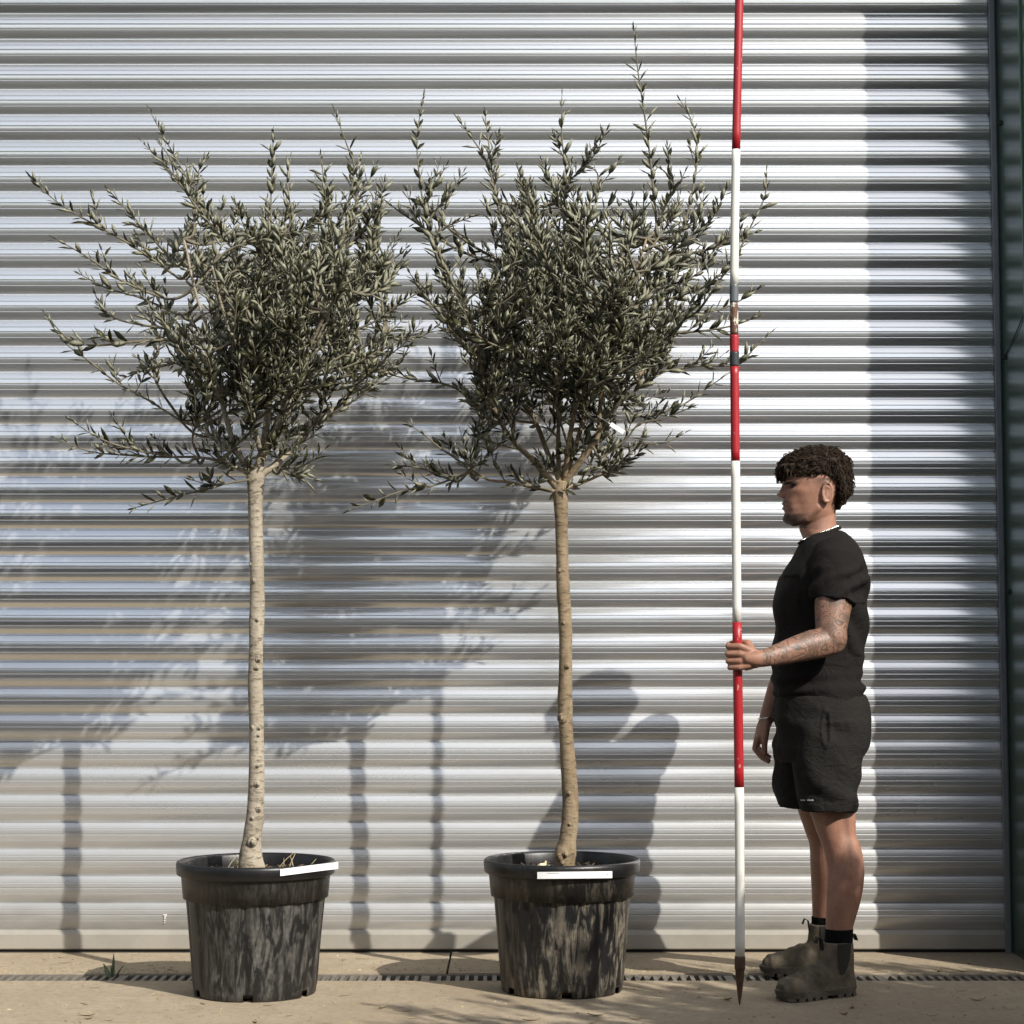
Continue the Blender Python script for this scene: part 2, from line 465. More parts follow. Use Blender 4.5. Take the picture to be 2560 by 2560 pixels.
M['sole'] = simple('boot_rubber', (0.05, 0.044, 0.035), 0.85, 0, (0.11, 0.095, 0.07), 25, 0.3, 'World')
M['elastic'] = simple('boot_elastic', (0.022, 0.019, 0.015), 0.9)
M['silver'] = simple('silver_metal', (0.75, 0.73, 0.68), 0.25, 1.0)
M['eye'] = simple('dark_eye', (0.02, 0.013, 0.01), 0.15)
M['logo'] = simple('grey_print_shorts', (0.45, 0.45, 0.44), 0.7)

# ================================================================== SETTING
YW = 7.28                                  # plane of the shutter
XJ = 1.764                                 # inner edge of the guide rail
X_L = -3.3
DR0, DR1 = 6.635, 6.785                      # drain channel, front and back edge

# ground: yard in front of the drain, apron slabs between drain and shutter
def sheet(name, x0, y0, x1, y1, z, mat, kind='structure', thick=0.25):
    mb = MB(); mb.box((x0, y0, z - thick), (x1, y1, z))
    o = obj(name, mb, mat, smooth=False); tag(o, kind=kind); return o
yard = sheet('ground', -160, -260, 160, 5.62, -0.004, M['added_dark_yard'])  # unseen dark surface, added to darken the lower slat reflections
slab = sheet('concrete_apron', -160, 5.619, 160, DR0, 0.0, M['concrete'])
XC = Wg(1120, 2420).x
ap = sheet('pavement', -60, DR1, XC - 0.004, 9.0, 0.0, M['concrete'])
ap2 = sheet('pavement', XC + 0.004, DR1, 60, 9.0, 0.001, M['concrete'])
sheet('ground_joint', XC - 0.02, DR1 + 0.001, XC + 0.02, 8.9, -0.02, M['void'], thick=0.1)

# drain grate: rails and one bar per web
dr = empty('drain_grate', (0, (DR0 + DR1) / 2, 0))
tag(dr, 'long slotted metal drain grate set in the concrete in front of the shutter', 'drain')
mb = MB(); mb.box((-30, DR0 - 0.01, -0.2), (30, DR1 + 0.01, -0.10)); obj('channel_bed', mb, M['void'], dr, smooth=False)
for y0, y1 in ((DR0 + 0.001, DR0 + 0.014), (DR1 - 0.014, DR1 - 0.001)):
    mb = MB(); mb.box((-30, y0, -0.05), (30, y1, -0.003)); obj('rail', mb, M['grate'], dr, smooth=False)
pitch_b = 0.0305
barme = None
nb = 0
x = -2.3
while x < 2.3:
    if barme is None:
        mb = MB(); mb.box((-0.0065, DR0 + 0.0135, -0.03), (0.0065, DR1 - 0.0135, -0.004)); barme = mb.mesh('bar'); barme.materials.append(M['grate'])
    w = 1.0 if (nb % 16) else 2.3
    link('bar', barme, dr, Matrix.Translation((x, 0, random.uniform(-0.001, 0.0005))) @ Matrix.Diagonal((w * random.uniform(0.92, 1.1), 1, 1, 1)) )
    x += pitch_b if (nb % 16) else pitch_b * 1.5
    nb += 1

# roller shutter
sh = empty('roller_shutter', (0, YW, 0))
tag(sh, 'large silver ribbed roller shutter door filling the opening behind the trees', 'shutter')
z_bar = W(1280, 2322, YW).z
z_top = W(1280, 34.8, YW).z
PIT = (z_top - z_bar) / 35.0
def slat_profile(p):
    z0 = -0.002; c = 0.948 * p - z0
    pts = [(-0.013, -0.004), (0.0022, -0.004), (0.0035, -0.0032)]      # lower lip tucks in over the slat below
    n = 46
    lo, hi = R(-33), R(23)
    span = math.sin(hi) - math.sin(lo); rad = c / span
    grooves = {0.76: (0.0016, 0.0010), 0.565: (0.0022, 0.0024), 0.36: (0.0014, 0.0009)}
    zs = list(np.linspace(0, 1, n))
    for g, (w, d) in grooves.items():
        zs += [g - w / c * 1.2, g - w / c * 0.6, g, g + w / c * 0.6, g + w / c * 1.2]
    for t in sorted(zs):
        a = math.asin(math.sin(lo) + t * span)
        d = rad * math.cos(a) - rad * math.cos(lo) + 0.004
        for g, (w, dd) in grooves.items():
            k = abs(t - g) / (w / c)
            if k < 1.0: d -= dd * (1 - k)
        pts.append((d, z0 + t * c))
    d = pts[-1][0]
    pts += [(d - 0.0012, 0.9555 * p), (d - 0.0035, 0.962 * p), (0.0, 0.9665 * p), (-0.014, 0.968 * p)]
    return pts
prof = slat_profile(PIT)
xs = [X_L, -2.0, -1.0, 0.0, 1.0, XJ + 0.012]
vs = []; fs = []
for x in xs:
    for d, z in prof: vs.append((x, -d, z))
k = len(prof)
for i in range(len(xs) - 1):
    for j in range(k - 1):
        fs.append((i*k+j, (i+1)*k+j, (i+1)*k+j+1, i*k+j+1))
slat_me = bpy.data.meshes.new('slat'); slat_me.from_pydata(vs, [], fs)
slat_me.materials.append(M['shutter']); slat_me.polygons.foreach_set('use_smooth', [True]*len(fs))
for i in range(43):
    m = Matrix.Translation((0, YW, z_bar + i * PIT)) @ Matrix.Rotation(R(random.gauss(0, 0.35)), 4, 'X') @ Matrix.Rotation(R(random.gauss(0, 0.012)), 4, 'Y')
    link('slat', slat_me, sh, m)
mb = MB()
bp = [(0.0, 0.012), (0.020, 0.012), (0.024, 0.016), (0.024, z_bar - 0.018), (0.010, z_bar - 0.004), (0.0, z_bar - 0.001)]
vs = []; fs = []
for x in (X_L, XJ + 0.012):
    for d, z in bp: vs.append((x, YW - d, z))
k = len(bp)
for j in range(k): fs.append((j, k + j, k + (j + 1) % k, (j + 1) % k))
fs += [tuple(range(k)), tuple(reversed(range(k, 2*k)))]
mb.add(vs, fs); obj('bottom_bar', mb, M['bar'], sh, smooth=False)
mb = MB(); mb.box((X_L, YW - 0.012, -0.004), (XJ + 0.01, YW - 0.004, 0.013)); obj('rubber_seal', mb, M['dark'], sh, smooth=False)
mb = MB(); mb.box((X_L - 0.3, YW + 0.03, -0.05), (2.2, YW + 0.06, 4.6)); obj('backing', mb, M['dark'], sh, smooth=False)
for x0, s in ((XJ, 1), (X_L, -1)):
    mb = MB()
    a, b = sorted((x0, x0 + s * 0.020)); mb.box((a, YW - 0.040, 0.0), (b, YW - 0.028, 4.45))
    a, b = sorted((x0 + s * 0.013, x0 + s * 0.026)); mb.box((a, YW - 0.0285, 0.0), (b, YW + 0.02, 4.45))
    g = obj('guide_rail', mb, M['rail'], sh, smooth=False); bevel(g, 0.002)
# bird dropping on the lowest slat
p = W(412, 2290, YW - 0.018)
mb = MB()
for dx, dz, r in ((0, 0, 0.0055), (-0.004, 0.003, 0.003), (0.004, 0.004, 0.003), (0.0, -0.008, 0.003), (0.0, -0.016, 0.0022), (-0.001, -0.024, 0.0016)):
    mb.tube([p + Vector((dx, -0.004, dz)), p + Vector((dx, 0.006, dz))], [r, r * 1.1], 8)
obj('bird_dropping', mb, M['white'], sh)

# green clad building around the recessed opening
YF = YW - 0.56
XR = XJ + 0.026
b0 = empty('warehouse', (XR, YF, 0))
tag(b0, 'dark green clad warehouse front beside the silver shutter', 'building')
ZL = 3.985
mb = MB(); mb.box((XR, YF, -0.05), (5.2, YW + 0.3, 5.6)); obj('side_wall', mb, M['green'], b0, smooth=False)
mb = MB(); mb.box((X_L - 3, YF, ZL), (XR - 0.001, YW + 0.3, 5.6)); obj('lintel', mb, M['green'], b0, smooth=False)
mb = MB(); mb.box((X_L - 3, YF, -0.05), (X_L - 0.05, YW + 0.3, ZL - 0.001)); obj('side_wall', mb, M['green'], b0, smooth=False)
mb = MB(); mb.box((XR - 0.006, YF + 0.17, 0), (XR - 0.0003, YF + 0.185, ZL)); obj('edge_trim', mb, M['green_edge'], b0, smooth=False)
for v in (302, 890, 1479):
    p = W(2520, v, YW - 0.12)
    mb = MB(); mb.tube([(XR + 0.002, YW - 0.09, p.z), (XR - 0.006, YW - 0.09, p.z), (XR - 0.010, YW - 0.09, p.z)], [0.011, 0.010, 0.005], 10, Vector((0, 0, 1)))
    obj('bolt_head', mb, M['dark'], b0)
a = W(2510, 902, YW - 0.05); 
mb = MB(); mb.tube([(XR - 0.003, YW - 0.05, a.z), (XR - 0.004, YW - 0.2, a.z + 0.045), (XR - 0.003, YW - 0.5, a.z + 0.17)], [0.002]*3, 6)
obj('thin_cable', mb, M['dark'], b0)

# ================================================================== POTS AND TREES
def pot(name, base, mat, label, rot):
    """lathe with fluted lower wall, rim band, rolled rim and drainage notches; base = centre on the ground"""
    H = 0.415
    root = empty(name, base); tag(root, label, 'plant pot')
    n = 192
    rows = [  # (z, r, flute)
        (0.0, 0.186, 0), (0.004, 0.191, 0), (0.022, 0.193, 0), (0.030, 0.195, 0.6), (0.05, 0.197, 1), (0.12, 0.203, 1), (0.20, 0.210, 1), (0.28, 0.217, 1), (0.310, 0.2195, 1), (0.318, 0.2215, 0.3), (0.321, 0.2265, 0),
        (0.327, 0.2270, 0), (0.368, 0.2305, 0), (0.371, 0.232, 0), (0.372, 0.245, 0), (0.375, 0.248, 0), (0.405, 0.2505, 0), (0.412, 0.248, 0), (H, 0.243, 0), (0.413, 0.238, 0), (0.405, 0.2345, 0), (0.38, 0.231, 0), (0.30, 0.224, 0)]
    rings = []
    for z, r, fl in rows:
        ring = []
        for j in range(n):
            th = 2*math.pi*j/n
            s = (math.cos(th * 16 + rot) * 0.5 + 0.5) ** 6
            rr = r - fl * (0.006 * s)
            rr += 0.0016 * mnoise.noise(Vector((math.cos(th)*2, math.sin(th)*2, z*6 + rot)))
            ring.append((rr*math.cos(th), rr*math.sin(th), z))
        rings.append(ring)
    mb = MB(); mb.rings(rings, cap=False)
    # cut drainage notches
    me = mb.mesh('wall'); bm = bmesh.new(); bm.from_mesh(me)
    kill = []
    for f in bm.faces:
        c = f.calc_center_median()
        th = math.atan2(c.y, c.x) - math.pi * 1.5 - rot * 0.02
        a = (th + math.pi/6) % (math.pi/3) - math.pi/6
        if c.z < 0.024 and abs(a) < 0.085: kill.append(f)
    bmesh.ops.delete(bm, geom=kill, context='FACES'); bm.to_mesh(me); bm.free()
    w = obj('wall', me, mat, None, fix=False); w.location = base; w.parent = root; w.matrix_parent_inverse = Matrix.Translation(-Vector(base))
    s = w.modifiers.new('thick', 'SOLIDIFY'); s.thickness = 0.004; s.offset = -1
    # inner floor hides the hollow
    mb = MB(); mb.tube([Vector(base) + Vector((0,0,0.012)), Vector(base) + Vector((0,0,0.03))], [0.178, 0.18], 48, Vector((0,1,0))); obj('pot_floor', mb, M['dark'], root)
    # soil
    ns, nr = 64, 14; vs = []; fs = []
    for i in range(nr + 1):
        r = 0.2285 * i / nr
        for j in range(ns):
            th = 2*math.pi*j/ns; x, y = r*math.cos(th), r*math.sin(th)
            z = 0.362 + 0.012 * mnoise.fractal(Vector((x*22, y*22, rot)), 0.8, 2.0, 4) + 0.012*max(0, 1 - r/0.12)
            vs.append((base[0]+x, base[1]+y, base[2]+z))
    for i in range(nr):
        for j in range(ns):
            k = (j+1) % ns; fs.append((i*ns+j, i*ns+k, (i+1)*ns+k, (i+1)*ns+j))
    mb = MB(); mb.add(vs, fs); so = obj('soil', mb, M['soil'], root)
    return root
def litter(root, base, n, mat, l0, l1, seed, name, r1=0.2):
    rnd = random.Random(seed); mb = MB()
    for _ in range(n):
        r = r1 * math.sqrt(rnd.random()); th = rnd.uniform(0, 2*math.pi); 
        c = Vector(base) + Vector((r*math.cos(th), r*math.sin(th), 0.372 + rnd.uniform(0, 0.012)))
        d = Vector((rnd.uniform(-1,1), rnd.uniform(-1,1), rnd.uniform(-0.2,0.35))).normalized() * rnd.uniform(l0, l1)
        e = d.cross(Vector((0,0,1))).normalized() * rnd.uniform(0.003, 0.007); t = Vector((0,0,0.003))
        mb.add([c-d-e*0.4, c-e, c+d-e*0.3, c+d+e*0.3, c+e, c-d+e*0.4, c+t-d*0.5, c+t+d*0.5], [(0,1,7,6),(1,2,3,7),(6,7,3,4),(0,6,4,5)])
    o = obj(name, mb, mat, root, smooth=False); tag(o, kind='stuff'); return o
YL, YR = 6.40, 6.455
PL = Vector((W(640, 2160, YL).x, YL, 0)); PR = Vector((W(1405, 2160, YR).x, YR, 0))
potL = pot('plant_pot', PL, M['pot_a'], 'black plastic pot streaked with pale smears holding the pale-trunked tree', 0.4)
potR = pot('plant_pot', PR, M['pot_b'], 'black plastic pot caked in brown dust holding the brown-trunked tree', 2.1)
litter(potL, PL, 120, M['chip'], 0.008, 0.02, 1, 'bark_litter')
litter(potR, PR, 140, M['chip'], 0.008, 0.022, 2, 'bark_litter')
# straw stalks in the left pot
rnd = random.Random(5); mb = MB()
for i in range(46):
    th = rnd.uniform(0, 2*math.pi); r = rnd.uniform(0.03, 0.17)
    a = PL + Vector((r*math.cos(th), r*math.sin(th), 0.365))
    L = rnd.uniform(0.02, 0.055) if i > 9 else rnd.uniform(0.06, 0.105)
    d = Vector((rnd.uniform(-1,1), rnd.uniform(-1,1), rnd.uniform(0.15, 1.0) if i > 9 else rnd.uniform(0.8, 1.6))).normalized()
    mb.tube([a, a + d*L*0.6, a + d*L + Vector((0,0,-0.006))], [0.0016, 0.0013, 0.0007], 5)
so = obj('straw_stalks', mb, M['straw'], potL); tag(so, kind='stuff')
# pale fungus chunk in the right pot
c = W(1355, 2146, YR + 0.02)
c.z = 0.385
mb = MB()
for dx, dz, r in ((-0.012, 0.0, 0.008), (-0.004, 0.004, 0.010), (0.006, 0.006, 0.009), (0.012, 0.014, 0.007), (-0.018, -0.004, 0.006), (0.010, 0.0, 0.007)):
    mb.tube([c + Vector((dx, -0.006, dz - 0.01)), c + Vector((dx + 0.002, 0, dz)), c + Vector((dx, 0.006, dz + 0.004))], [r*0.7, r, r*0.5], 7)
fo = obj('fungus', remesh(mb, 0.002, 2), M['pale']); tag(fo, 'small pale yellow lumpy fungus on the soil beside the brown trunk', 'fungus')

# plant labels on the pot rims
def rim_label(base, u0, u1, v0, v1, Hpx, name, label, cy, marks):
    root = None
    n = 14; vs = []; fs = []
    for i in range(n + 1):
        t = i / n; u = u0 + (u1 - u0) * t; v = v0 + (v1 - v0) * t
        x = W(u, v, cy - 0.22).x - base.x
        y = -math.sqrt(max(0.2535**2 - x*x, 0.0001)) 
        p = W(u, v, base.y + y); q = W(u, v + Hpx, base.y + y)
        for pp in (p, q):
            vs.append((base.x + x, base.y + y - 0.0025, pp.z)); 
        for pp in (p, q):
            vs.append((base.x + x, base.y + y - 0.0005, pp.z))
    for i in range(n):
        a, b = i*4, i*4 + 4
        fs += [(a, a+1, b+1, b), (a+2, b+2, b+3, a+3), (a, b, b+2, a+2), (a+1, a+3, b+3, b+1)]
    fs += [(0, 2, 3, 1), (n*4, n*4+1, n*4+3, n*4+2)]
    mb = MB(); mb.add(vs, fs)
    o = obj(name, mb, M['label'], smooth=False); tag(o, label, 'label')
    if marks:
        for (t0, t1, s0, s1) in marks:
            mm = MB(); vs2 = []; k = 8
            for i in range(k + 1):
                t = t0 + (t1 - t0) * i / k; u = u0 + (u1 - u0) * t; v = v0 + (v1 - v0) * t
                x = W(u, v, cy - 0.22).x - base.x; y = -math.sqrt(max(0.2535**2 - x*x, 0.0001))
                for s in (s0, s1):
                    vs2.append((base.x + x, base.y + y - 0.0032, W(u, v + Hpx*s, base.y + y).z))
            mm.add(vs2, [(2*i, 2*i+1, 2*i+3, 2*i+2) for i in range(k)])
            obj('printed_line', mm, M['ink'], o, smooth=False)
    return o
rim_label(PR, 1343, 1531, 2180, 2178, 17, 'plant_label', 'straight white printed plant label stuck along the dusty pot rim', YR, [(0.13, 0.29, 0.16, 0.22), (0.42, 0.48, 0.13, 0.2), (0.93, 0.945, 0.3, 0.6)])
rim_label(PL, 702, 831, 2173, 2155, 17, 'plant_label', 'slanted blank white plant label on the rim of the smeared pot', YL, None)

# ---- leaves
def leaf_arrays():
    """unit leaf along +X, length 1, folded along the midrib, upper and lower skins"""
    w = 0.125
    V = np.array([(0,0,0),(0.28,w*0.8,0.02),(0.62,w,0.03),(1,0,-0.03),(0.62,-w,0.03),(0.28,-w*0.8,0.02),(0.5,0,-0.022),(0.5,0,-0.04)], float)
    T = [(6,0,5),(6,5,4),(6,4,3),(6,3,2),(6,2,1),(6,1,0)]
    T = [(a, c, b) for a, b, c in T]
    T = [(6,0,5),(6,5,4),(6,4,3),(6,3,2),(6,2,1),(6,1,0)]
    B = [(7,5,0),(7,4,5),(7,3,4),(7,2,3),(7,1,2),(7,0,1)]
    return V, np.array(T + B), [0]*6 + [1]*6
LV, LF, LM = leaf_arrays()
leaf_me = bpy.data.meshes.new('leaf'); leaf_me.from_pydata([tuple(v) for v in LV], [], [tuple(int(i) for i in f) for f in LF])
leaf_me.materials.append(M['leaf_top']); leaf_me.materials.append(M['leaf_under'])
leaf_me.polygons.foreach_set('material_index', LM)
leaf_me.polygons.foreach_set('use_smooth', [True]*12)
def leaf_matrix(p, d, up, L, wid):
    d = d.normalized(); s = up.cross(d)
    if s.length < 1e-4: s = Vector((1,0,0)).cross(d)
    s.normalize(); n = d.cross(s)
    return Matrix(((d.x*L, s.x*wid*L, n.x*L, p.x), (d.y*L, s.y*wid*L, n.y*L, p.y), (d.z*L, s.z*wid*L, n.z*L, p.z), (0,0,0,1)))
def leaves_mesh(name, mats):
    n = len(mats)
    A = np.array([[list(r) for r in m] for m in mats])
    V = np.einsum('nij,kj->nki', A[:, :3, :3], LV) + A[:, None, :3, 3]
    F = (LF[None] + (np.arange(n) * len(LV))[:, None, None]).reshape(-1, 3)
    me = bpy.data.meshes.new(name)
    me.vertices.add(n * len(LV)); me.vertices.foreach_set('co', V.reshape(-1))
    me.loops.add(len(F) * 3); me.loops.foreach_set('vertex_index', F.reshape(-1).astype(np.int32))
    me.polygons.add(len(F)); me.polygons.foreach_set('loop_start', np.arange(0, len(F)*3, 3, dtype=np.int32))
    me.polygons.foreach_set('loop_total', np.full(len(F), 3, np.int32))
    me.polygons.foreach_set('material_index', np.tile(np.array(LM, np.int32), n))
    me.polygons.foreach_set('use_smooth', np.ones(len(F), bool))
    me.update(calc_edges=True)
    me.materials.append(M['leaf_top']); me.materials.append(M['leaf_under'])
    return me
def spline(pts, n):
    return [Vector(r) for r in catmull([tuple(p) for p in pts], n)]
def leaf_pairs(path, rnd, start=0.25, step=0.02, Lr=(0.034, 0.058), wm=1.0):
    """opposite leaf pairs along a stem, each pair turned by 90 degrees"""
    out = []; acc = 0.0; seg = [(path[i+1] - path[i]).length for i in range(len(path)-1)]
    tot = sum(seg); s = tot * start; k = rnd.randint(0, 1); ph = rnd.uniform(0, 6.28)
    while s < tot:
        a = 0.0; i = 0
        while i < len(seg) - 1 and a + seg[i] < s: a += seg[i]; i += 1
        f = (s - a) / max(seg[i], 1e-6); p = path[i].lerp(path[i+1], min(f, 1)); t = (path[i+1] - path[i]).normalized()
        e = t.cross(Vector((0.3, 1, 0.2))).normalized(); g = t.cross(e).normalized()
        ang = ph + k * math.pi/2 + rnd.gauss(0, 0.35); k += 1
        side = e * math.cos(ang) + g * math.sin(ang)
        tip = s / tot
        L0 = rnd.uniform(*Lr) * (1.0 if tip < 0.8 else 1.0 - 0.45*(tip - 0.8)/0.2)
        for sg in (1, -1):
            if rnd.random() < 0.13: continue
            spread = rnd.uniform(0.5, 1.6) if tip < 0.9 else rnd.uniform(0.25, 0.7)
            d = (t + side * sg * spread + Vector((0, 0, rnd.uniform(0.0, 0.6)))).normalized()
            up = (t * 0.8 - side * sg * 0.5 + Vector((rnd.gauss(0,0.35), rnd.gauss(0,0.35), rnd.gauss(0.2,0.35)))).normalized()
            out.append(leaf_matrix(p, d, up, L0 * rnd.uniform(0.82, 1.12), wm*rnd.uniform(0.85, 1.25)))
        s += step * rnd.uniform(0.7, 1.35)
    d = (path[-1] - path[-2]).normalized()
    out.append(leaf_matrix(path[-1], d, Vector((rnd.gauss(0,1), -0.6, rnd.gauss(0,1))), Lr[0]*0.8, 0.8))
    return out
def in_poly(x, y, poly):
    c = False; j = len(poly) - 1
    for i in range(len(poly)):
        xi, yi = poly[i]; xj, yj = poly[j]
        if (yi > y) != (yj > y) and x < (xj - xi) * (y - yi) / (yj - yi) + xi: c = not c
        j = i
    return c

def olive(name, label, Yt, base, trunk, limbs, shoots, poly, core, bark, seed, knots, ntw):
    rnd = random.Random(seed)
    root = empty(name, (base.x, base.y, 0.36)); tag(root, label, 'tree')
    # trunk: traced centre line and width
    pts = []; rad = []
    for u, v, w in catmull(trunk, 70):
        p = Q(u, v, Yt); pts.append(p); rad.append(w * K / 2 / FPX * Yt)
    nT = 28; rings = []
    for i, p in enumerate(pts):
        t = (pts[min(i+1, len(pts)-1)] - pts[max(i-1, 0)]).normalized()
        a = Vector((0,1,0)); b = t.cross(a).normalized(); a = b.cross(t)
        ring = []
        for j in range(nT):
            th = 2*math.pi*j/nT; d = a*math.cos(th) + b*math.sin(th)
            q = p + d*rad[i]
            r = rad[i] * (1 + 0.07*mnoise.fractal(q*26, 0.8, 2.0, 3) + 0.05*mnoise.noise(q*8))
            ring.append(p + d*r)
        rings.append(ring)
    mb = MB(); mb.rings(rings)
    tr = obj('trunk', mb, bark, root)
    for u, v, r in knots:
        p = Q(u, v, Yt)
        i = min(range(len(pts)), key=lambda i: abs(pts[i].z - p.z)); dx = max(-0.85, min(0.85, (p.x - pts[i].x)/rad[i])); 
        q = pts[i] + Vector((dx*rad[i], -math.sqrt(1-dx*dx)*rad[i], 0)); nn = (q - pts[i]).normalized()
        km = MB(); rr = r*0.75*K/FPX*Yt
        km.tube([q - nn*0.004, q + nn*rr*0.35, q + nn*rr*0.5, q + nn*rr*0.25], [(rr*1.25, rr*1.1), (rr, rr*0.9), (rr*0.6, rr*0.5), (rr*0.25, rr*0.2)], 10, Vector((0,0,1)))
        obj('knot', km, bark, tr)
    # limbs
    lp = []                       # (position, radius) samples to grow from
    for path, dy, r0, r1 in limbs:
        P3 = []; n = len(path)
        for i, (u, v) in enumerate(path): P3.append(Q(u, v, Yt + dy * (i/(n-1))))
        sp = spline(P3, 26)
        sp = [p + Vector((mnoise.noise(p*9), mnoise.noise(p*9 + Vector((5,0,0))), 0)) * 0.006 * min(1, i/6) for i, p in enumerate(sp)]
        rr = [r0 + (r1 - r0) * (i/25)**0.8 for i in range(26)]
        mb = MB(); mb.tube(sp, rr, 9); obj('branch', mb, bark, root)
        lp += [(sp[i], rr[i]) for i in range(3, 26)]
    # traced outer shoots: stem plus single leaves
    nleaf = 0; stuff = []; extra = []
    for path, dy in shoots:
        n = len(path)
        P3 = [Q(u, v, Yt + dy * (0.35 + 0.65*i/(n-1))) for i, (u, v) in enumerate(path)]
        sp = spline(P3, 22)
        # join to the nearest limb
        b = min(lp, key=lambda q: (q[0] - sp[0]).length + (0.3 if q[0].z > sp[0].z + 0.05 else 0))[0]
        if (b - sp[0]).length > 0.02: sp = [b.lerp(sp[0], i/7) + Vector((0, 0, -0.02*math.sin(math.pi*i/7))) for i in range(7)] + sp
        m = len(sp)
        mb = MB(); mb.tube(sp, [0.0042*(1 - i/m)**0.7 + 0.0010 for i in range(m)], 6)
        st = obj('shoot', mb, M['twig'], root)
        lm = leaf_pairs(sp, rnd, 0.22, 0.031, (0.042, 0.070))
        for q in lm:
            if nleaf < 300: link('leaf', leaf_me, st, q); nleaf += 1
            else: stuff.append(q)
        for _ in range(2):                      # short side sprigs near the base half
            i = rnd.randint(int(m*0.25), int(m*0.6)); d = (sp[i+1]-sp[i]).normalized()
            dd = (d + Vector((rnd.gauss(0,0.5), rnd.gauss(0,0.5), rnd.uniform(0.1,0.7)))).normalized()
            L = rnd.uniform(0.06, 0.13)
            sg = spline([sp[i], sp[i] + dd*L*0.5, sp[i] + dd*L + Vector((0,0,L*0.15))], 7); extra.append(sg); stuff += leaf_pairs(sg, rnd, 0.15, 0.023, (0.034, 0.056))
    # short leafy sprigs low on the limbs
    for q, rq in lp:
        if rnd.random() < 0.42:
            d = Vector((rnd.gauss(0, 0.8), rnd.gauss(0, 0.8), rnd.uniform(0.1, 0.9))).normalized(); L = rnd.uniform(0.07, 0.17)
            sg = spline([q, q + d*L*0.5, q + d*L + Vector((0, 0, L*0.2))], 7); extra.append(sg); stuff += leaf_pairs(sg, rnd, 0.15, 0.021, (0.036, 0.06))
    # inner twigs filling the crown
    us = [p[0] for p in poly]; vs_ = [p[1] for p in poly]
    tw = MB(); made = 0; tries = 0
    cu, cv, ru, rv = core
    while made < ntw and tries < 30000:
        tries += 1
        if rnd.random() < 0.74: u, v = rnd.gauss(cu, ru), rnd.gauss(cv, rv)
        else: u, v = rnd.uniform(min(us), max(us)), rnd.uniform(min(vs_), max(vs_))
        if not in_poly(u, v, poly): continue
        rr2 = max(0.05, 1 - ((u-cu)/(2.6*ru))**2 - ((v-cv)/(2.6*rv))**2)
        dy = rnd.uniform(-1, 1) * 0.46 * math.sqrt(rr2)
        T = Q(u, v, Yt + dy)
        cand = [q for q in lp if q[0].z < T.z - 0.03]
        if not cand: continue
        cand.sort(key=lambda q: (q[0]-T).length)
        b = cand[min(int(rnd.expovariate(0.25)), len(cand)-1)][0]
        D = T - b
        if D.length < 0.12: continue
        if D.length > 0.62: b = T - D.normalized()*rnd.uniform(0.4, 0.62); 
        D = T - b
        mid = b + D*0.5 + Vector((rnd.gauss(0,0.035), rnd.gauss(0,0.035), -0.05*D.length + rnd.gauss(0,0.02)))
        sp = spline([b, mid, T, T + D.normalized()*0.03 + Vector((0,0,0.03))], 12)
        tw.tube(sp, [0.0042*(1-i/12)**0.8 + 0.0009 for i in range(12)], 5)
        stuff += leaf_pairs(sp, rnd, 0.34, 0.0205, (0.044, 0.070))
        for _ in range(rnd.choice((1, 2, 2))):
            i = rnd.randint(4, 9); d = (sp[i+1]-sp[i]).normalized()
            dd = (d + Vector((rnd.gauss(0,0.6), rnd.gauss(0,0.6), rnd.uniform(0,0.6)))).normalized(); L = rnd.uniform(0.07, 0.16)
            sg = spline([sp[i], sp[i]+dd*L*0.5, sp[i]+dd*L+Vector((0,0,L*0.2))], 7); extra.append(sg); stuff += leaf_pairs(sg, rnd, 0.12, 0.0215, (0.038, 0.062))
        made += 1
    for sg in extra: tw.tube(sg, [0.0018*(1-i/7)+0.0007 for i in range(7)], 4)
    o = obj('twigs', tw, M['twig'], root, fix=False); tag(o, kind='stuff')
    o = obj('crown', leaves_mesh('crown', stuff), None, root, fix=False); tag(o, kind='stuff')
    print(name, 'leaves', len(stuff), 'leaf objects', nleaf, 'twigs', made)
    return root

trunkL = [(474,1650,50),(474,1632,48),(473,1610,42),(476,1580,36),(481,1540,34),(483,1500,31),(484,1430,28),(484,1370,28),(482,1300,28),(483,1230,27),(485,1150,28),(485,1090,26),(483,1020,27),(482,960,28),(482,925,30),(482,900,35),(484,880,30)]
limbsL = [([(482,905),(496,850),(501,810),(505,737),(505,687),(500,600),(494,520),(490,440)], 0.05, 0.017, 0.004),
          ([(480,905),(452,858),(434,815),(418,752),(409,715),(395,640),(372,560),(345,450)], -0.12, 0.0125, 0.0035),
          ([(485,900),(528,870),(570,825),(610,786),(645,760),(690,700),(730,640)], 0.1, 0.0125, 0.0035),
          ([(480,902),(441,880),(405,868),(370,862)], -0.1, 0.008, 0.004),
          ([(481,900),(455,862),(424,842),(390,815),(342,795)], 0.22, 0.008, 0.004),
          ([(490,880),(520,820),(560,740),(590,660),(625,560),(650,450)], 0.28, 0.010, 0.0035),
          ([(495,860),(470,780),(455,700),(430,620),(400,500)], -0.32, 0.010, 0.0035),
          ([(495,860),(530,780),(560,700),(600,620),(640,540)], -0.3, 0.010, 0.0035)]
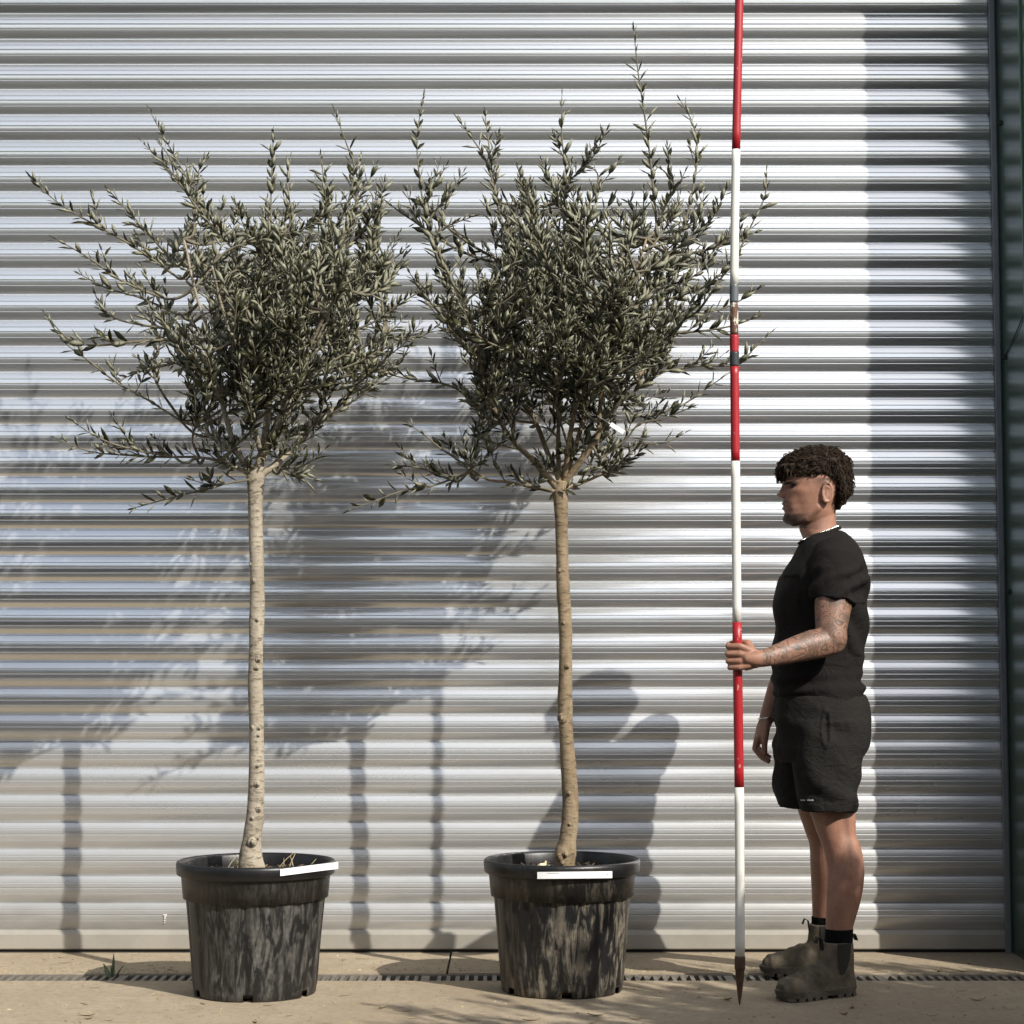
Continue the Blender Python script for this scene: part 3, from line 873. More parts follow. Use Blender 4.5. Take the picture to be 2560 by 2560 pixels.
shootsL = [([(342,795),(280,755),(222,723),(160,675),(121,645),(88,598)], 0.05),
  ([(330,520),(260,470),(200,435),(150,408),(100,375),(60,335)], -0.1), ([(330,500),(280,440),(243,400),(208,362)], 0.1),
  ([(300,560),(230,530),(180,495),(140,470),(108,453)], -0.2), ([(330,590),(260,560),(205,545),(152,518)], 0.15),
  ([(480,520),(440,470),(390,400),(350,330),(310,260),(284,212)], 0.05), ([(420,450),(370,390),(320,320),(270,270)], -0.15),
  ([(390,420),(350,360),(322,300),(300,270)], 0.2), ([(500,520),(510,450),(512,350),(516,252)], 0.0), ([(545,480),(548,400),(542,340),(548,298)], 0.2),
  ([(600,480),(650,400),(668,320),(655,275),(632,212)], -0.1), ([(610,500),(622,420),(612,350),(606,295)], 0.15), ([(640,470),(668,400),(676,340),(680,300)], 0.05),
  ([(560,560),(640,480),(690,430),(730,385)], 0.1), ([(620,640),(700,610),(760,570),(800,545)], -0.1), ([(640,680),(720,640),(790,635),(818,620)], 0.1),
  ([(610,720),(680,705),(740,695),(772,655)], -0.15), ([(470,905),(430,912),(380,925),(320,940),(258,957)], -0.12),
  ([(370,862),(300,862),(230,858),(170,852),(112,830)], -0.1), ([(330,862),(270,852),(215,838),(175,820),(138,795)], -0.2),
  ([(330,640),(250,645),(180,652),(130,640),(92,600)], -0.25), ([(310,620),(230,605),(195,585),(180,555)], 0.1),
  ([(600,800),(640,775),(690,740),(755,700)], 0.15), ([(530,885),(565,880),(590,868),(612,848)], -0.1), ([(350,680),(310,690),(270,700),(222,718)], 0.2),
  ([(600,560),(680,520),(740,490),(765,470)], 0.2), ([(520,880),(545,895),(560,900),(592,905)], 0.1)]
polyL = [(345,700),(305,640),(285,560),(320,470),(330,370),(390,345),(450,420),(520,440),(585,440),(600,330),(670,310),(695,390),(740,440),(755,520),(785,600),(745,680),(670,720),(610,790),(560,850),(490,885),(410,850),(365,770)]
treeL = olive('olive_tree', 'young olive tree with pale smooth grey trunk in the smeared pot', YL, PL, trunkL, limbsL, shootsL, polyL, (515,610,125,100), M['bark_a'], 11,
   [(470,1060,5),(480,1100,7),(487,1175,6),(489,1242,8),(478,1370,6),(490,1366,6),(489,1390,5),(488,1440,5),(487,1478,8),(490,1522,8),(478,1545,5),(478,1587,12),(487,1578,6),(486,1260,7)], 150)

trunkR = [(1066,1650,42),(1066,1635,38),(1066,1612,42),(1071,1585,33),(1076,1540,32),(1075,1490,30),(1072,1440,29),(1068,1380,26),(1066,1320,27),(1067,1260,25),(1067,1190,25),(1063,1120,25),(1061,1050,23),(1059,990,24),(1058,950,27),(1058,925,30),(1060,908,28)]
limbsR = [([(1056,925),(1033,900),(1005,868),(977,841),(941,792),(920,740),(905,680),(890,600)], -0.12, 0.0135, 0.0035),
          ([(1058,920),(1056,893),(1054,840),(1053,786),(1052,730),(1060,600),(1065,480),(1062,380)], 0.05, 0.010, 0.003),
          ([(1062,918),(1080,890),(1105,858),(1131,818),(1133,755),(1150,650),(1180,560),(1220,450)], -0.1, 0.0145, 0.0035),
          ([(1064,922),(1089,915),(1125,900),(1155,884)], 0.1, 0.007, 0.0035), ([(1054,926),(1030,925),(961,910),(921,904),(885,886)], -0.12, 0.006, 0.003),
          ([(1065,905),(1090,830),(1110,740),(1125,640),(1120,520),(1100,400)], 0.3, 0.010, 0.0035), ([(1055,905),(1020,820),(990,740),(970,640),(960,500)], 0.28, 0.010, 0.0035),
          ([(1065,905),(1080,800),(1100,700),(1140,600),(1200,520)], -0.34, 0.010, 0.0035), ([(1120,840),(1160,770),(1220,690),(1280,600)], 0.15, 0.008, 0.003)]
shootsR = [([(1240,440),(1230,330),(1222,260),(1212,190),(1203,130),(1196,58)], -0.05), ([(1290,430),(1305,370),(1315,300),(1310,240),(1285,192)], 0.1),
  ([(1062,400),(1068,330),(1060,260),(1060,182)], 0.0), ([(970,500),(940,390),(920,310),(890,260),(866,228)], -0.05), ([(938,380),(928,320),(922,270),(915,215)], 0.1),
  ([(870,600),(825,490),(803,410),(791,330),(787,260),(798,184)], 0.0), ([(815,460),(835,432),(860,420),(888,410)], -0.05), ([(806,420),(828,390),(845,375),(860,355)], 0.0),
  ([(800,390),(815,360),(828,338),(840,315)], 0.05), ([(812,440),(785,420),(755,400),(718,372)], 0.1),
  ([(1330,570),(1390,480),(1420,420),(1443,370),(1446,325)], -0.05), ([(1250,610),(1320,592),(1375,578),(1432,545)], 0.05), ([(1230,630),(1320,625),(1380,615),(1424,600)], -0.1),
  ([(1230,705),(1320,690),(1390,688),(1425,655),(1452,630)], 0.0), ([(1160,746),(1207,786),(1282,766),(1330,735),(1378,702)], -0.05),
  ([(1155,884),(1190,855),(1215,838),(1255,835),(1290,818)], 0.1), ([(1140,860),(1180,830),(1206,800),(1250,790),(1300,770)], -0.1),
  ([(885,886),(860,865),(830,845),(800,820),(774,802)], -0.1), ([(890,890),(850,905),(810,918),(764,925),(720,940),(662,962)], -0.15), ([(850,905),(800,885),(770,880),(742,878)], -0.1),
  ([(870,640),(820,580),(790,540),(770,510)], 0.15), ([(880,740),(830,722),(780,716),(735,706),(700,690)], 0.05), ([(1290,480),(1340,470),(1390,455),(1424,440)], 0.1),
  ([(960,450),(985,400),(995,370),(990,345)], 0.05), ([(1090,420),(1120,370),(1128,330),(1110,312)], -0.05), ([(1180,460),(1200,420),(1190,385),(1192,370)], 0.1),
  ([(1250,400),(1270,350),(1255,325),(1245,318)], -0.1), ([(1040,925),(1010,918),(985,915),(960,918)], -0.1), ([(1280,560),(1330,540),(1350,525),(1372,515)], -0.1)]
polyR = [(868,760),(845,680),(850,580),(885,520),(935,480),(950,380),(1000,370),(1050,410),(1062,320),(1112,315),(1140,380),(1155,450),(1195,430),(1250,390),(1300,370),(1330,420),(1360,470),(1345,520),(1275,580),(1265,690),(1200,760),(1160,850),(1080,905),(1050,860),(1090,800),(1000,775),(930,800)]
treeR = olive('olive_tree', 'young olive tree with brown trunk and wider crown in the dusty pot', YR, PR, trunkR, limbsR, shootsR, polyR, (1095,600,140,105), M['bark_b'], 23,
   [(1055,1614,9),(1066,1612,8),(1060,1625,6),(1073,1501,6),(1060,1352,13),(1070,1250,7),(1063,1180,5),(1055,1075,6),(1074,1555,5)], 178)

# hanging tags in the crowns
def hang_tag(u, v, h, w, Yt, label, tilt):
    p = Q(u, v, Yt); 
    mb = MB(); mb.box((-w/2, -0.0008, -h), (w/2, 0.0008, 0)); mb.box((-0.001, -0.0006, -0.001), (0.001, 0.0006, 0.05))
    o = obj('plant_tag', mb, M['label'], smooth=False); o.matrix_world = Matrix.Translation(p) @ Matrix.Rotation(tilt, 4, 'Y')
    tag(o, label, 'tag')
hang_tag(375, 744, 0.075, 0.02, YL - 0.05, 'plain pale tag hanging upright in the crown of the pale-trunked olive', 0.0)
hang_tag(1152, 800, 0.05, 0.014, YR - 0.1, 'small white tag hanging aslant in the crown of the brown-trunked olive', -1.0)

# ================================================================== RANGING POLE
YP = Wg(1849, 2512).y
pole = empty('ranging_pole', Wg(1849, 2512)); tag(pole, 'tall red and white banded measuring pole held upright by the person', 'pole')
# traced axis (2560 px): spike tip, lower section, joint, upper section
axis = [(1849,2514),(1850,2390),(1850,2200),(1848,1970),(1843,1600),(1840,1300),(1836,900),(1835,760),(1837,560),(1840,380),(1845,150),(1848,0),(1853,-150),(1860,-400)]
def ax(v):
    for (u0,v0),(u1,v1) in zip(axis, axis[1:]):
        if v <= v0 and v >= v1: return u0 + (u1-u0)*(v0-v)/(v0-v1)
    return axis[-1][0]
def seg(v0, v1, r, mat, name, n=20, k=10, rfun=None):
    mb = MB(); pts = []; rad = []
    for i in range(k + 1):
        v = v0 + (v1 - v0) * i / k; pts.append(W(ax(v), v, YP)); rad.append(rfun(i / k) if rfun else r)
    mb.tube(pts, rad, n); return obj(name, mb, mat, pole)
seg(2514, 2390, 0, M['spike'], 'steel_spike', rfun=lambda t: 0.0012 + 0.0125*min(1, t/0.62)**0.8 if t < 0.72 else (0.0165 if t < 0.98 else 0.0155), k=24)
seg(2391, 1968, 0.0146, M['white'], 'white_band')
seg(1968, 1556, 0.0146, M['red'], 'red_band')
seg(1556, 1153, 0.0142, M['white'], 'white_band')
seg(1153, 912, 0.0138, M['red'], 'red_band')
seg(916, 880, 0.0146, M['tape'], 'black_tape')
seg(882, 838, 0.0140, M['red'], 'red_band')
seg(838, 755, 0.0132, M['worn'], 'worn_section')
seg(757, 711, 0.0138, M['greytape'], 'grey_tape')
seg(713, 374, 0.0134, M['white'], 'white_band')
seg(374, -60, 0.0134, M['red'], 'red_band')
seg(-60, -400, 0.0134, M['white'], 'white_band')

# ================================================================== PERSON (facing -X, left hand on the pole)
YC = 6.47
person = empty('person', Vector((W(2060, 2400, YC).x, YC, 0)))
tag(person, 'person in black t-shirt and black shorts standing side-on and gripping the pole', 'person')
body = MB()
# legs
near_leg = [(1850,1990,2150,.085,6.40),(1930,2000,2142,.084,6.39),(2000,2012,2139,.078,6.375),(2045,2030,2139,.066,6.365),(2085,2044,2140,.060,6.36),(2115,2056,2151,.060,6.355),(2162,2067,2160,.061,6.35),(2205,2068,2159,.059,6.345),(2250,2066,2152,.051,6.34),(2295,2065,2139,.043,6.338),(2330,2064,2130,.037,6.336),(2370,2062,2128,.036,6.334),(2420,2062,2126,.034,6.332)]
far_leg = [(1850,1945,2090,.085,6.58),(1930,1955,2085,.083,6.61),(2000,1985,2085,.074,6.64),(2045,2001,2088,.063,6.665),(2085,2015,2092,.058,6.68),(2115,2024,2105,.058,6.695),(2162,2026,2112,.059,6.71),(2205,2028,2108,.056,6.725),(2250,2030,2098,.048,6.74),(2295,2031,2086,.040,6.755),(2330,2032,2082,.036,6.765),(2385,2034,2080,.033,6.77)]
rowloft(body, near_leg, 32, 60); rowloft(body, far_leg, 32, 60)
# torso core under the clothes
tee_rows = [(1330,2052,2110,.075,YC),(1345,2018,2126,.108,YC),(1364,1999,2140,.150,YC),(1395,1980,2154,.185,YC),(1425,1959,2163,.196,YC),(1456,1941,2167,.192,YC),(1487,1932,2168,.182,YC),(1521,1935,2168,.173,YC),(1561,1937,2167,.166,YC),(1608,1933,2164,.160,YC),(1650,1931,2156,.160,YC),(1692,1932,2151,.163,YC),(1714,1935,2158,.168,YC),(1735,1939,2161,.171,YC),(1757,1943,2159,.169,YC)]
core = [(v, f + 10, b - 10, ry - 0.014, y) for v, f, b, ry, y in tee_rows]
core += [(1800,1950,2160,.155,YC),(1860,1955,2152,.150,YC),(1895,1965,2140,.135,YC)]
rowloft(body, core, 40, 60, 2.2)
# neck
neck = [(1400,2015,2110,.075,YC),(1365,2010,2106,.068,YC),(1345,2007,2098,.060,YC),(1325,1999,2093,.056,YC),(1305,2000,2090,.055,YC),(1280,2005,2089,.055,YC),(1255,2015,2092,.056,YC)]
rowloft(body, list(reversed(neck)), 32, 30)
# head: rings with face modelling
face = [  # v, front u, back u, half width
 (1128,2025,2060,.020),(1134,1998,2085,.044),(1143,1978,2102,.058),(1156,1965,2113,.068),(1172,1958,2119,.0735),(1190,1956,2120,.0755),(1204,1957,2119,.076),(1212,1959,2117,.0755),(1222,1961,2114,.075),(1234,1961,2109,.074),(1246,1959.5,2102,.072),(1256,1957.5,2096,.070),(1264,1959,2092,.068),(1272,1959,2090,.066),(1281,1962,2088,.064),(1291,1959.5,2086,.061),(1300,1959,2080,.057),(1308,1964,2065,.050),(1314,1978,2045,.036)]
face = catmull(face, 90)
NH = 120; rings = []
mpx = YC / FPX
for v, u0, u1, ry in face:
    a, b = W(u0, v, YC), W(u1, v, YC); cx = a.x + (b.x - a.x)*0.55; ring = []
    for j in range(NH):
        th = 2*math.pi*j/NH; ct, st = math.cos(th), math.sin(th)
        if ct > 0: x = cx - (cx - a.x) * ct**0.80      # towards the face, blunt
        else: x = cx + (b.x - cx) * (-ct)**0.95
        y = ry * math.copysign(abs(st)**0.9, st)
        if ct > 0:
            g = lambda v0, s: math.exp(-((v - v0)/s)**2)
            yy = y
            nose = (11*g(1226, 7) + 20*g(1237.5, 6.5) + 5*g(1216, 6)) * math.exp(-(yy/(0.0105 + 0.0085*g(1239, 8)))**2)
            wing = 8*g(1241, 4.5) * math.exp(-((abs(yy) - 0.014)/0.006)**2)
            brow = 6.5*g(1207, 4.0) * math.exp(-((abs(yy) - 0.034)/0.022)**2)
            eye = -13.0*g(1217, 5.0) * math.exp(-((abs(yy) - 0.040)/0.014)**2)
            lipu = 4.5*g(1260, 3.2) * math.exp(-(yy/0.020)**2); lipl = 5*g(1271, 3.2) * math.exp(-(yy/0.018)**2)
            mouth = -6.0*g(1265.5, 1.8) * math.exp(-(yy/0.022)**2)
            chin = 2.5*g(1299, 7) * math.exp(-(yy/0.020)**2)
            cheek = 2.0*g(1232, 10) * math.exp(-((abs(yy) - 0.045)/0.014)**2)
            x -= (nose + wing + brow + eye + lipu + lipl + mouth + chin + cheek) * mpx
        sg_ = math.copysign(1, st)
        g2 = lambda v0, s: math.exp(-((v - v0)/s)**2)
        if ct > 0: y += sg_*(0.004*g2(1228, 11)*math.exp(-((ct - 0.6)/0.16)**2) - 0.006*g2(1262, 18)*math.exp(-((ct - 0.5)/0.22)**2))
        ring.append((x, YC + y, a.z))
    rings.append(ring)
body.rings(rings)
# jaw corner
for s in (-1, 1):
    body.tube([W(2045, 1268, YC + s*0.057), W(2015, 1296, YC + s*0.048), W(1985, 1306, YC + s*0.026)], [0.016, 0.015, 0.014], 12, round_end=True)
# ears
for s in (-1, 1):
    c = W(2066, 1232, YC + s*0.0745)
    def E(a, r, out): return c + Vector((math.cos(a)*0.0165*r + 0.003, s*out, math.sin(a)*0.030*r + (0.002 if math.sin(a) > 0 else 0)))
    body.tube([E(R(d), 1.0, 0.0075) for d in range(-110, 215, 14)], [0.0036]*len(range(-110, 215, 14)), 8, round_end=True)
    body.tube([E(R(d), 0.55, 0.0055) for d in range(-60, 110, 20)], [0.0040]*len(range(-60, 110, 20)), 8, round_end=True)
    body.tube([c + Vector((0.004, 0, 0.02)), c + Vector((0.002, s*0.003, -0.004)), c + Vector((-0.006, s*0.004, -0.026))], [(0.006, 0.013), (0.006, 0.013), (0.005, 0.009)], 12, round_end=True)
    body.tube([c + Vector((-0.009, s*0.004, -0.020)), c + Vector((-0.006, s*0.006, -0.028))], [0.007, 0.006], 8, round_end=True)
    body.tube([c + Vector((-0.014, s*0.004, -0.004)), c + Vector((-0.012, s*0.006, -0.010))], [0.005, 0.005], 8, round_end=True)
# near (left) arm
sh_n = W(2086, 1392, 6.300); el_n = W(2076, 1598, 6.235); wr_n = W(1902, 1648, 6.150)
up = [(sh_n, .052), (W(2085, 1440, 6.285), .059), (W(2084, 1505, 6.265), .0595), (W(2080, 1545, 6.25), .0535), (W(2078, 1575, 6.24), .049), (W(2080, 1598, 6.235), .048)]
body.tube([p for p, r in up], [(r*0.9, r) for p, r in up], 28, round_end=True)
fo_ = [(W(2086, 1603, 6.235), .042), (W(2060, 1606, 6.228), .046), (W(2030, 1612, 6.215), .0465), (W(1990, 1623, 6.195), .041), (W(1950, 1635, 6.172), .034), (W(1920, 1643, 6.152), .0285), (W(1900, 1647, 6.146), .0262), (W(1882, 1647, 6.142), .0225), (W(1868, 1646, 6.140), .018)]
body.tube([p for p, r in fo_], [(r*0.85, r) for p, r in fo_], 28, round_end=True)
# near hand: fist round the pole
pc = lambda v: W(ax(v), v, YP)
fv = [1616, 1635, 1653, 1669]; fr = [.0098, .0100, .0095, .0084]; fl = [0.98, 1.04, 1.0, 0.86]
wr = W(1893, 1648, YP - 0.022)
for v, r, l in zip(fv, fr, fl):
    c = pc(v)
    mcp = c + Vector((0.004, -0.033, 0)); pip = c + Vector((-0.0300*l, -0.017, 0.000)); dip = c + Vector((-0.0260*l, 0.014, 0.001)); tip = c + Vector((-0.004, 0.0255, 0.001))
    body.tube([wr + (Vector((0,0,c.z - wr.z))*0.45), wr.lerp(mcp, 0.55) + Vector((0,-0.004,(c.z-wr.z)*0.2)), mcp], [(0.012, r+.002), (0.013, r+.0025), (r+.0005, r+.0012)], 12, round_end=True)
    body.tube([mcp, (mcp+pip)/2 + Vector((0,-0.001,0)), pip], [r+.0008, r, r], 12, round_end=True)
    body.tube([pip, dip], [r, r*0.93], 12, round_end=True); body.tube([dip, tip], [r*0.93, r*0.82], 12, round_end=True)
cm = pc(1642)
body.tube([wr, wr + Vector((-0.028, -0.002, 0.0)), cm + Vector((0.022, -0.022, 0))], [(0.020, 0.027), (0.021, 0.037), (0.017, 0.039)], 20, round_end=True)
# thumb behind and over the top
c = pc(1612)
tb = [wr + Vector((-0.012, 0.012, 0.022)), c + Vector((0.033, 0.010, 0.004)), c + Vector((0.012, 0.0265, 0.006)), c + Vector((-0.014, 0.024, 0.004)), c + Vector((-0.026, 0.008, 0.001))]
body.tube(tb, [.0150, .0145, .0112, .0105, .0085], 12, round_end=True)
# far (right) arm hanging
sh_f = W(2075, 1392, 6.640)
ra = [(sh_f, .052), (W(2060, 1450, 6.665), .056), (W(2035, 1520, 6.675), .050), (W(2000, 1600, 6.675), .043), (W(1985, 1630, 6.672), .041), (W(1965, 1680, 6.668), .041), (W(1945, 1725, 6.665), .037), (W(1925, 1775, 6.660), .028), (W(1917, 1797, 6.658), .026)]
body.tube([p for p, r in ra], [(r*0.9, r) for p, r in ra], 28, round_end=True)
YH = 6.655
body.tube([W(1917, 1797, YH), W(1908, 1820, YH), W(1900, 1846, YH)], [(0.024, 0.023), (0.038, 0.023), (0.040, 0.020)], 20, Vector((0, 1, 0)), round_end=True)
for i, (dy, l) in enumerate(((-0.030, 0.95), (-0.010, 1.03), (0.010, 0.98), (0.029, 0.82))):
    y = YH + dy
    m0 = W(1893 + i, 1846, y); m1 = W(1887 + 2*i, 1846 + 27*l, y); m2 = W(1901 + 2*i, 1846 + 45*l, y + 0.002); m3 = W(1920 + i, 1846 + 56*l, y + 0.002)
    body.tube([m0, m1], [.0112, .0098], 12, round_end=True); body.tube([m1, m2], [.0098, .009], 12, round_end=True); body.tube([m2, m3], [.009, .0078], 12, round_end=True)
body.tube([W(1915, 1812, YH - 0.022), W(1913, 1838, YH - 0.038), W(1911, 1862, YH - 0.040), W(1912, 1882, YH - 0.036)], [.0155, .0130, .0105, .0090], 12, round_end=True)
bme = remesh(body, 0.003, 3, 0.45)
# masks: R tattoo, G beard and painted nostril and mouth shade, B lips and painted shade in the ear
nv = len(bme.vertices); co = np.empty(nv*3); bme.vertices.foreach_get('co', co); co = co.reshape(-1, 3)
zz = co[:, 2] - CAMZ; dd = co[:, 1]*CP + zz*SP
pu = CX + FPX*co[:, 0]/dd; pv = CY - FPX*(zz*CP - co[:, 1]*SP)/dd
def sm(x, a, b): return np.clip((x - a)/(b - a), 0, 1)
mask = np.zeros((nv, 4)); mask[:, 3] = 1
mask[:, 0] = ((co[:, 1] < 6.34) & (pv > 1470) & (pv < 1700)) * sm(pu, 1904, 1909)
ym = np.abs(co[:, 1] - YC)
jaw = 1279 + np.clip(pu - 1985, 0, 90)*-0.10
beard = sm(pv, jaw, jaw + 9) * sm(pu, 2075, 2035) * (pv < 1345) * (pv < 1314 + (pu-1960)*0.12)
beard = beard * (0.5 + 0.5*sm(pu, 2025, 1990))
stub = 0.36*sm(pv, 1240, 1285)*sm(pu, 2060, 2000)*(pv < 1320)
must_face_shade = np.exp(-((pv - 1254)/3.5)**2) * sm(pu, 1976, 1968) * 0.7 * (ym < 0.045)
must_face_shade = np.maximum(must_face_shade, np.exp(-((pv - 1266)/1.9)**2) * sm(pu, 1980, 1974) * 0.8)  # mouth line, shade painted into the skin colour
must_face_shade = np.maximum(must_face_shade, 0.9*np.exp(-((pv - 1245)/2.5)**2 - ((pu - 1959)/4.0)**2))  # nostril shade painted into the skin colour
side = 0.8*sm(pv, 1232, 1190)*sm(pu, 2025, 2048)*(pu < 2075) + 0.8*sm(pu, 2082, 2092)*sm(pv, 1300, 1255)
mask[:, 1] = np.clip(np.maximum.reduce([beard, must_face_shade, stub, side]), 0, 1) * (pv > 1195) * (pv < 1330)
mask[:, 2] = np.clip(np.exp(-((pv - 1265)/5.5)**2) * (pu < 1972) * (ym < 0.024) * 0.6, 0, 1) + 0.75*np.exp(-((pu - 2064)/5.0)**2 - ((pv - 1232)/11.0)**2)*(ym < 0.083)*(ym > 0.06)  # lip colour, and the ear hollow painted darker as shade
at = bme.attributes.new('mask', 'FLOAT_COLOR', 'POINT'); at.data.foreach_set('color', np.clip(mask, 0, 1).reshape(-1))
obj('body', bme, M['skin'], person, fix=False)

def fold(me, fn):
    nv = len(me.vertices); co = np.empty(nv*3); me.vertices.foreach_get('co', co); co = co.reshape(-1, 3)
    no = np.empty(nv*3); me.vertices.foreach_get('normal', no); no = no.reshape(-1, 3)
    d = np.array([fn(Vector(p), Vector(q)) for p, q in zip(co, no)])
    co = co + no*d[:, None]; me.vertices.foreach_set('co', co.reshape(-1)); me.update()
# t-shirt
tee = MB(); rowloft(tee, tee_rows, 56, 70, 2.25)
for pts in ([(W(2088, 1378, 6.345), .064), (W(2090, 1405, 6.305), .073), (W(2088, 1440, 6.285), .0755), (W(2086, 1475, 6.272), .0735), (W(2084, 1506, 6.264), .0715)],
            [(W(2080, 1378, 6.60), .064), (W(2072, 1405, 6.65), .072), (W(2062, 1440, 6.665), .071), (W(2048, 1475, 6.675), .068), (W(2036, 1506, 6.678), .066)]):
    tee.tube([p for p, r in pts], [(r*0.93, r) for p, r in pts], 32)
tme = remesh(tee, 0.005, 3, 0.5)
def tee_fold(p, n):
    u, v = proj(p)
    a = mnoise.fractal(Vector((p.x*7, p.y*7, p.z*5)), 0.9, 2.0, 3)*0.006
    low = max(0.0, min(1.0, (v - 1655)/50))
    k = mnoise.noise(Vector((p.x*4, p.y*5, 0)))*2.2
    f = math.sin((v - 1640)/6.0 + k + (u-2050)*0.012)
    a += low * 0.009 * f * max(0, mnoise.noise(Vector((p.x*6, p.y*6, p.z*4 + 3))) + 0.55)
    if p.y < 6.36 and 1400 < v < 1508 and u > 2025:                    # sleeve drag folds
        a += 0.006*math.sin(((u - 2040)*0.55 + (v - 1400)*0.9)/8.0 + mnoise.noise(p*9)*2.5) * min(1, (v-1395)/40)
        if v > 1494: a += 0.002
    if u < 2000 and 1440 < v < 1640: a += 0.005*math.sin((v + (u-1940)*0.6)/17.0 + mnoise.noise(p*5)*3)
    if u > 2120 and 1440 < v < 1640: a += 0.006*math.sin((v*0.8 - (u-2100)*1.2)/13.0 + mnoise.noise(p*5)*3)
    return a
fold(tme, tee_fold)
t_o = obj('t_shirt', tme, M['tee'], person, fix=False)
# collar rib
mb = MB(); ring = []
for j in range(28):
    th = 2*math.pi*j/28; ct = math.cos(th)
    f = (1 - ct)/2
    u = 2000 + (2097-2000)*f; v = 1358 - 38*f
    ring.append(W(u, v, YC) + Vector((0, math.sin(th)*0.070, 0)))
ring.append(ring[0]); ring.append(ring[1])
mb.tube(ring, [(0.006, 0.008)]*len(ring), 8, Vector((0,0,1)), cap=False); obj('collar', mb, M['tee'], t_o)
# chain necklace: links
nk = MB()
for j in range(64):
    th = 2*math.pi*j/64; ct = math.cos(th); f = (1 - ct)/2
    u = 2002 + (2095-2002)*f; v = 1352 - 37*f
    p = W(u, v, YC) + Vector((0, math.sin(th)*0.0655, 0))
    nk.tube([p + Vector((-0.0022, 0, 0.0018)), p + Vector((0.0022, 0, -0.0012))], [0.0015, 0.0015], 6, round_end=True)
obj('necklace', nk, M['silver'], person)
# shorts
sho = MB()
pel = [(1738,1942,2158,.166,YC),(1755,1938,2166,.172,YC),(1775,1936,2172,.178,YC),(1807,1934,2176,.184,YC),(1851,1934,2171,.186,YC),(1885,1938,2156,.178,YC),(1905,1950,2140,.15,YC)]
rowloft(sho, pel, 56, 40, 2.3)
nl = [(1800,1968,2172,.105,6.385),(1851,1972,2171,.112,6.38),(1888,1979,2156,.114,6.375),(1912,1982,2148,.114,6.372),(1945,1985,2147,.114,6.37),(1990,1992,2145,.115,6.368),(2026,1999,2140,.114,6.366)]
fl_ = [(1800,1936,2110,.10,6.57),(1851,1935,2105,.108,6.585),(1900,1935,2090,.110,6.595),(1960,1938,2080,.110,6.605),(2017,1944,2076,.108,6.61)]
rowloft(sho, nl, 44, 40, 2.3); rowloft(sho, fl_, 44, 40, 2.3)
sme = remesh(sho, 0.005, 3, 0.5)
def sh_fold(p, n):
    u, v = proj(p)
    a = mnoise.fractal(Vector((p.x*9, p.y*9, p.z*7)), 0.9, 2.0, 3)*0.006
    f = math.sin((v*0.75 - (u - 2060)*0.55)/11.0 + mnoise.noise(p*5)*3.2)
    a += 0.0105*f*max(0, min(1, (v-1770)/60))*max(0.15, min(1, (2030-v)/50))*max(0.1, mnoise.noise(Vector((p.x*5, p.y*5, p.z*5+7)))+0.4)
    if p.y < 6.40:                                                    # pocket mouth, fly seam
        d = (u - 2066)/11.0; e = (v - 1822)/44.0
        k = d*d + e*e
        if k < 1.6: a += -0.008*math.exp(-(d*1.9)**2)*max(0, 1-e*e) + 0.006*math.exp(-((math.sqrt(k)-1)*5)**2)
        if abs(v - 2006) < 2: a -= 0.002
    return a
fold(sme, sh_fold)
s_o = obj('shorts', sme, M['shorts'], person, fix=False)
# small printed wordmark near the hem (illegible strokes)
bvh_mb = MB()
from mathutils.bvhtree import BVHTree
bt = BVHTree.FromPolygons([v.co for v in sme.vertices], [tuple(f.vertices) for f in sme.polygons])
camp = Vector((0, 0, CAMZ))
def on_surf(bt, u, v, off):
    d = (W(u, v, 6.0) - camp).normalized(); h = bt.ray_cast(camp, d)
    return (h[0] - d*off) if h[0] is not None else W(u, v, 6.25)
lm = MB(); rnd = random.Random(3); u = 2001.0
while u < 2034:
    w = rnd.uniform(1.6, 2.8)
    if not (2012.5 < u < 2016):
        q = [on_surf(bt, a, b, 0.0015) for a, b in ((u, 1998 + rnd.uniform(0, 1.2)), (u, 2002.5), (u + w*0.75, 2002.2), (u + w*0.75, 1997.5 + rnd.uniform(0, 2)))]
        lm.add(q, [(0, 1, 2, 3)])
    u += w
obj('wordmark', lm, M['logo'], s_o, smooth=False)
# eyes, brows
for s in (-1, 1):
    c = W(1983, 1217.5, YC + s*0.0435)
    bm = bmesh.new(); bmesh.ops.create_uvsphere(bm, u_segments=16, v_segments=10, radius=0.0082); me = bpy.data.meshes.new('eye'); bm.to_mesh(me); bm.free()
    me.transform(Matrix.Translation(c)); obj('eye', me, M['eye'], person)
    mb = MB(); mb.tube([W(1961, 1210, YC + s*0.022), W(1966, 1207.5, YC + s*0.036), W(1977, 1206.5, YC + s*0.050), W(1990, 1210, YC + s*0.0605)], [(.0035,.0035), (.0045,.0045), (.004,.004), (.002,.002)], 8, round_end=True)
    obj('eyebrow', mb, M['brow'], person)
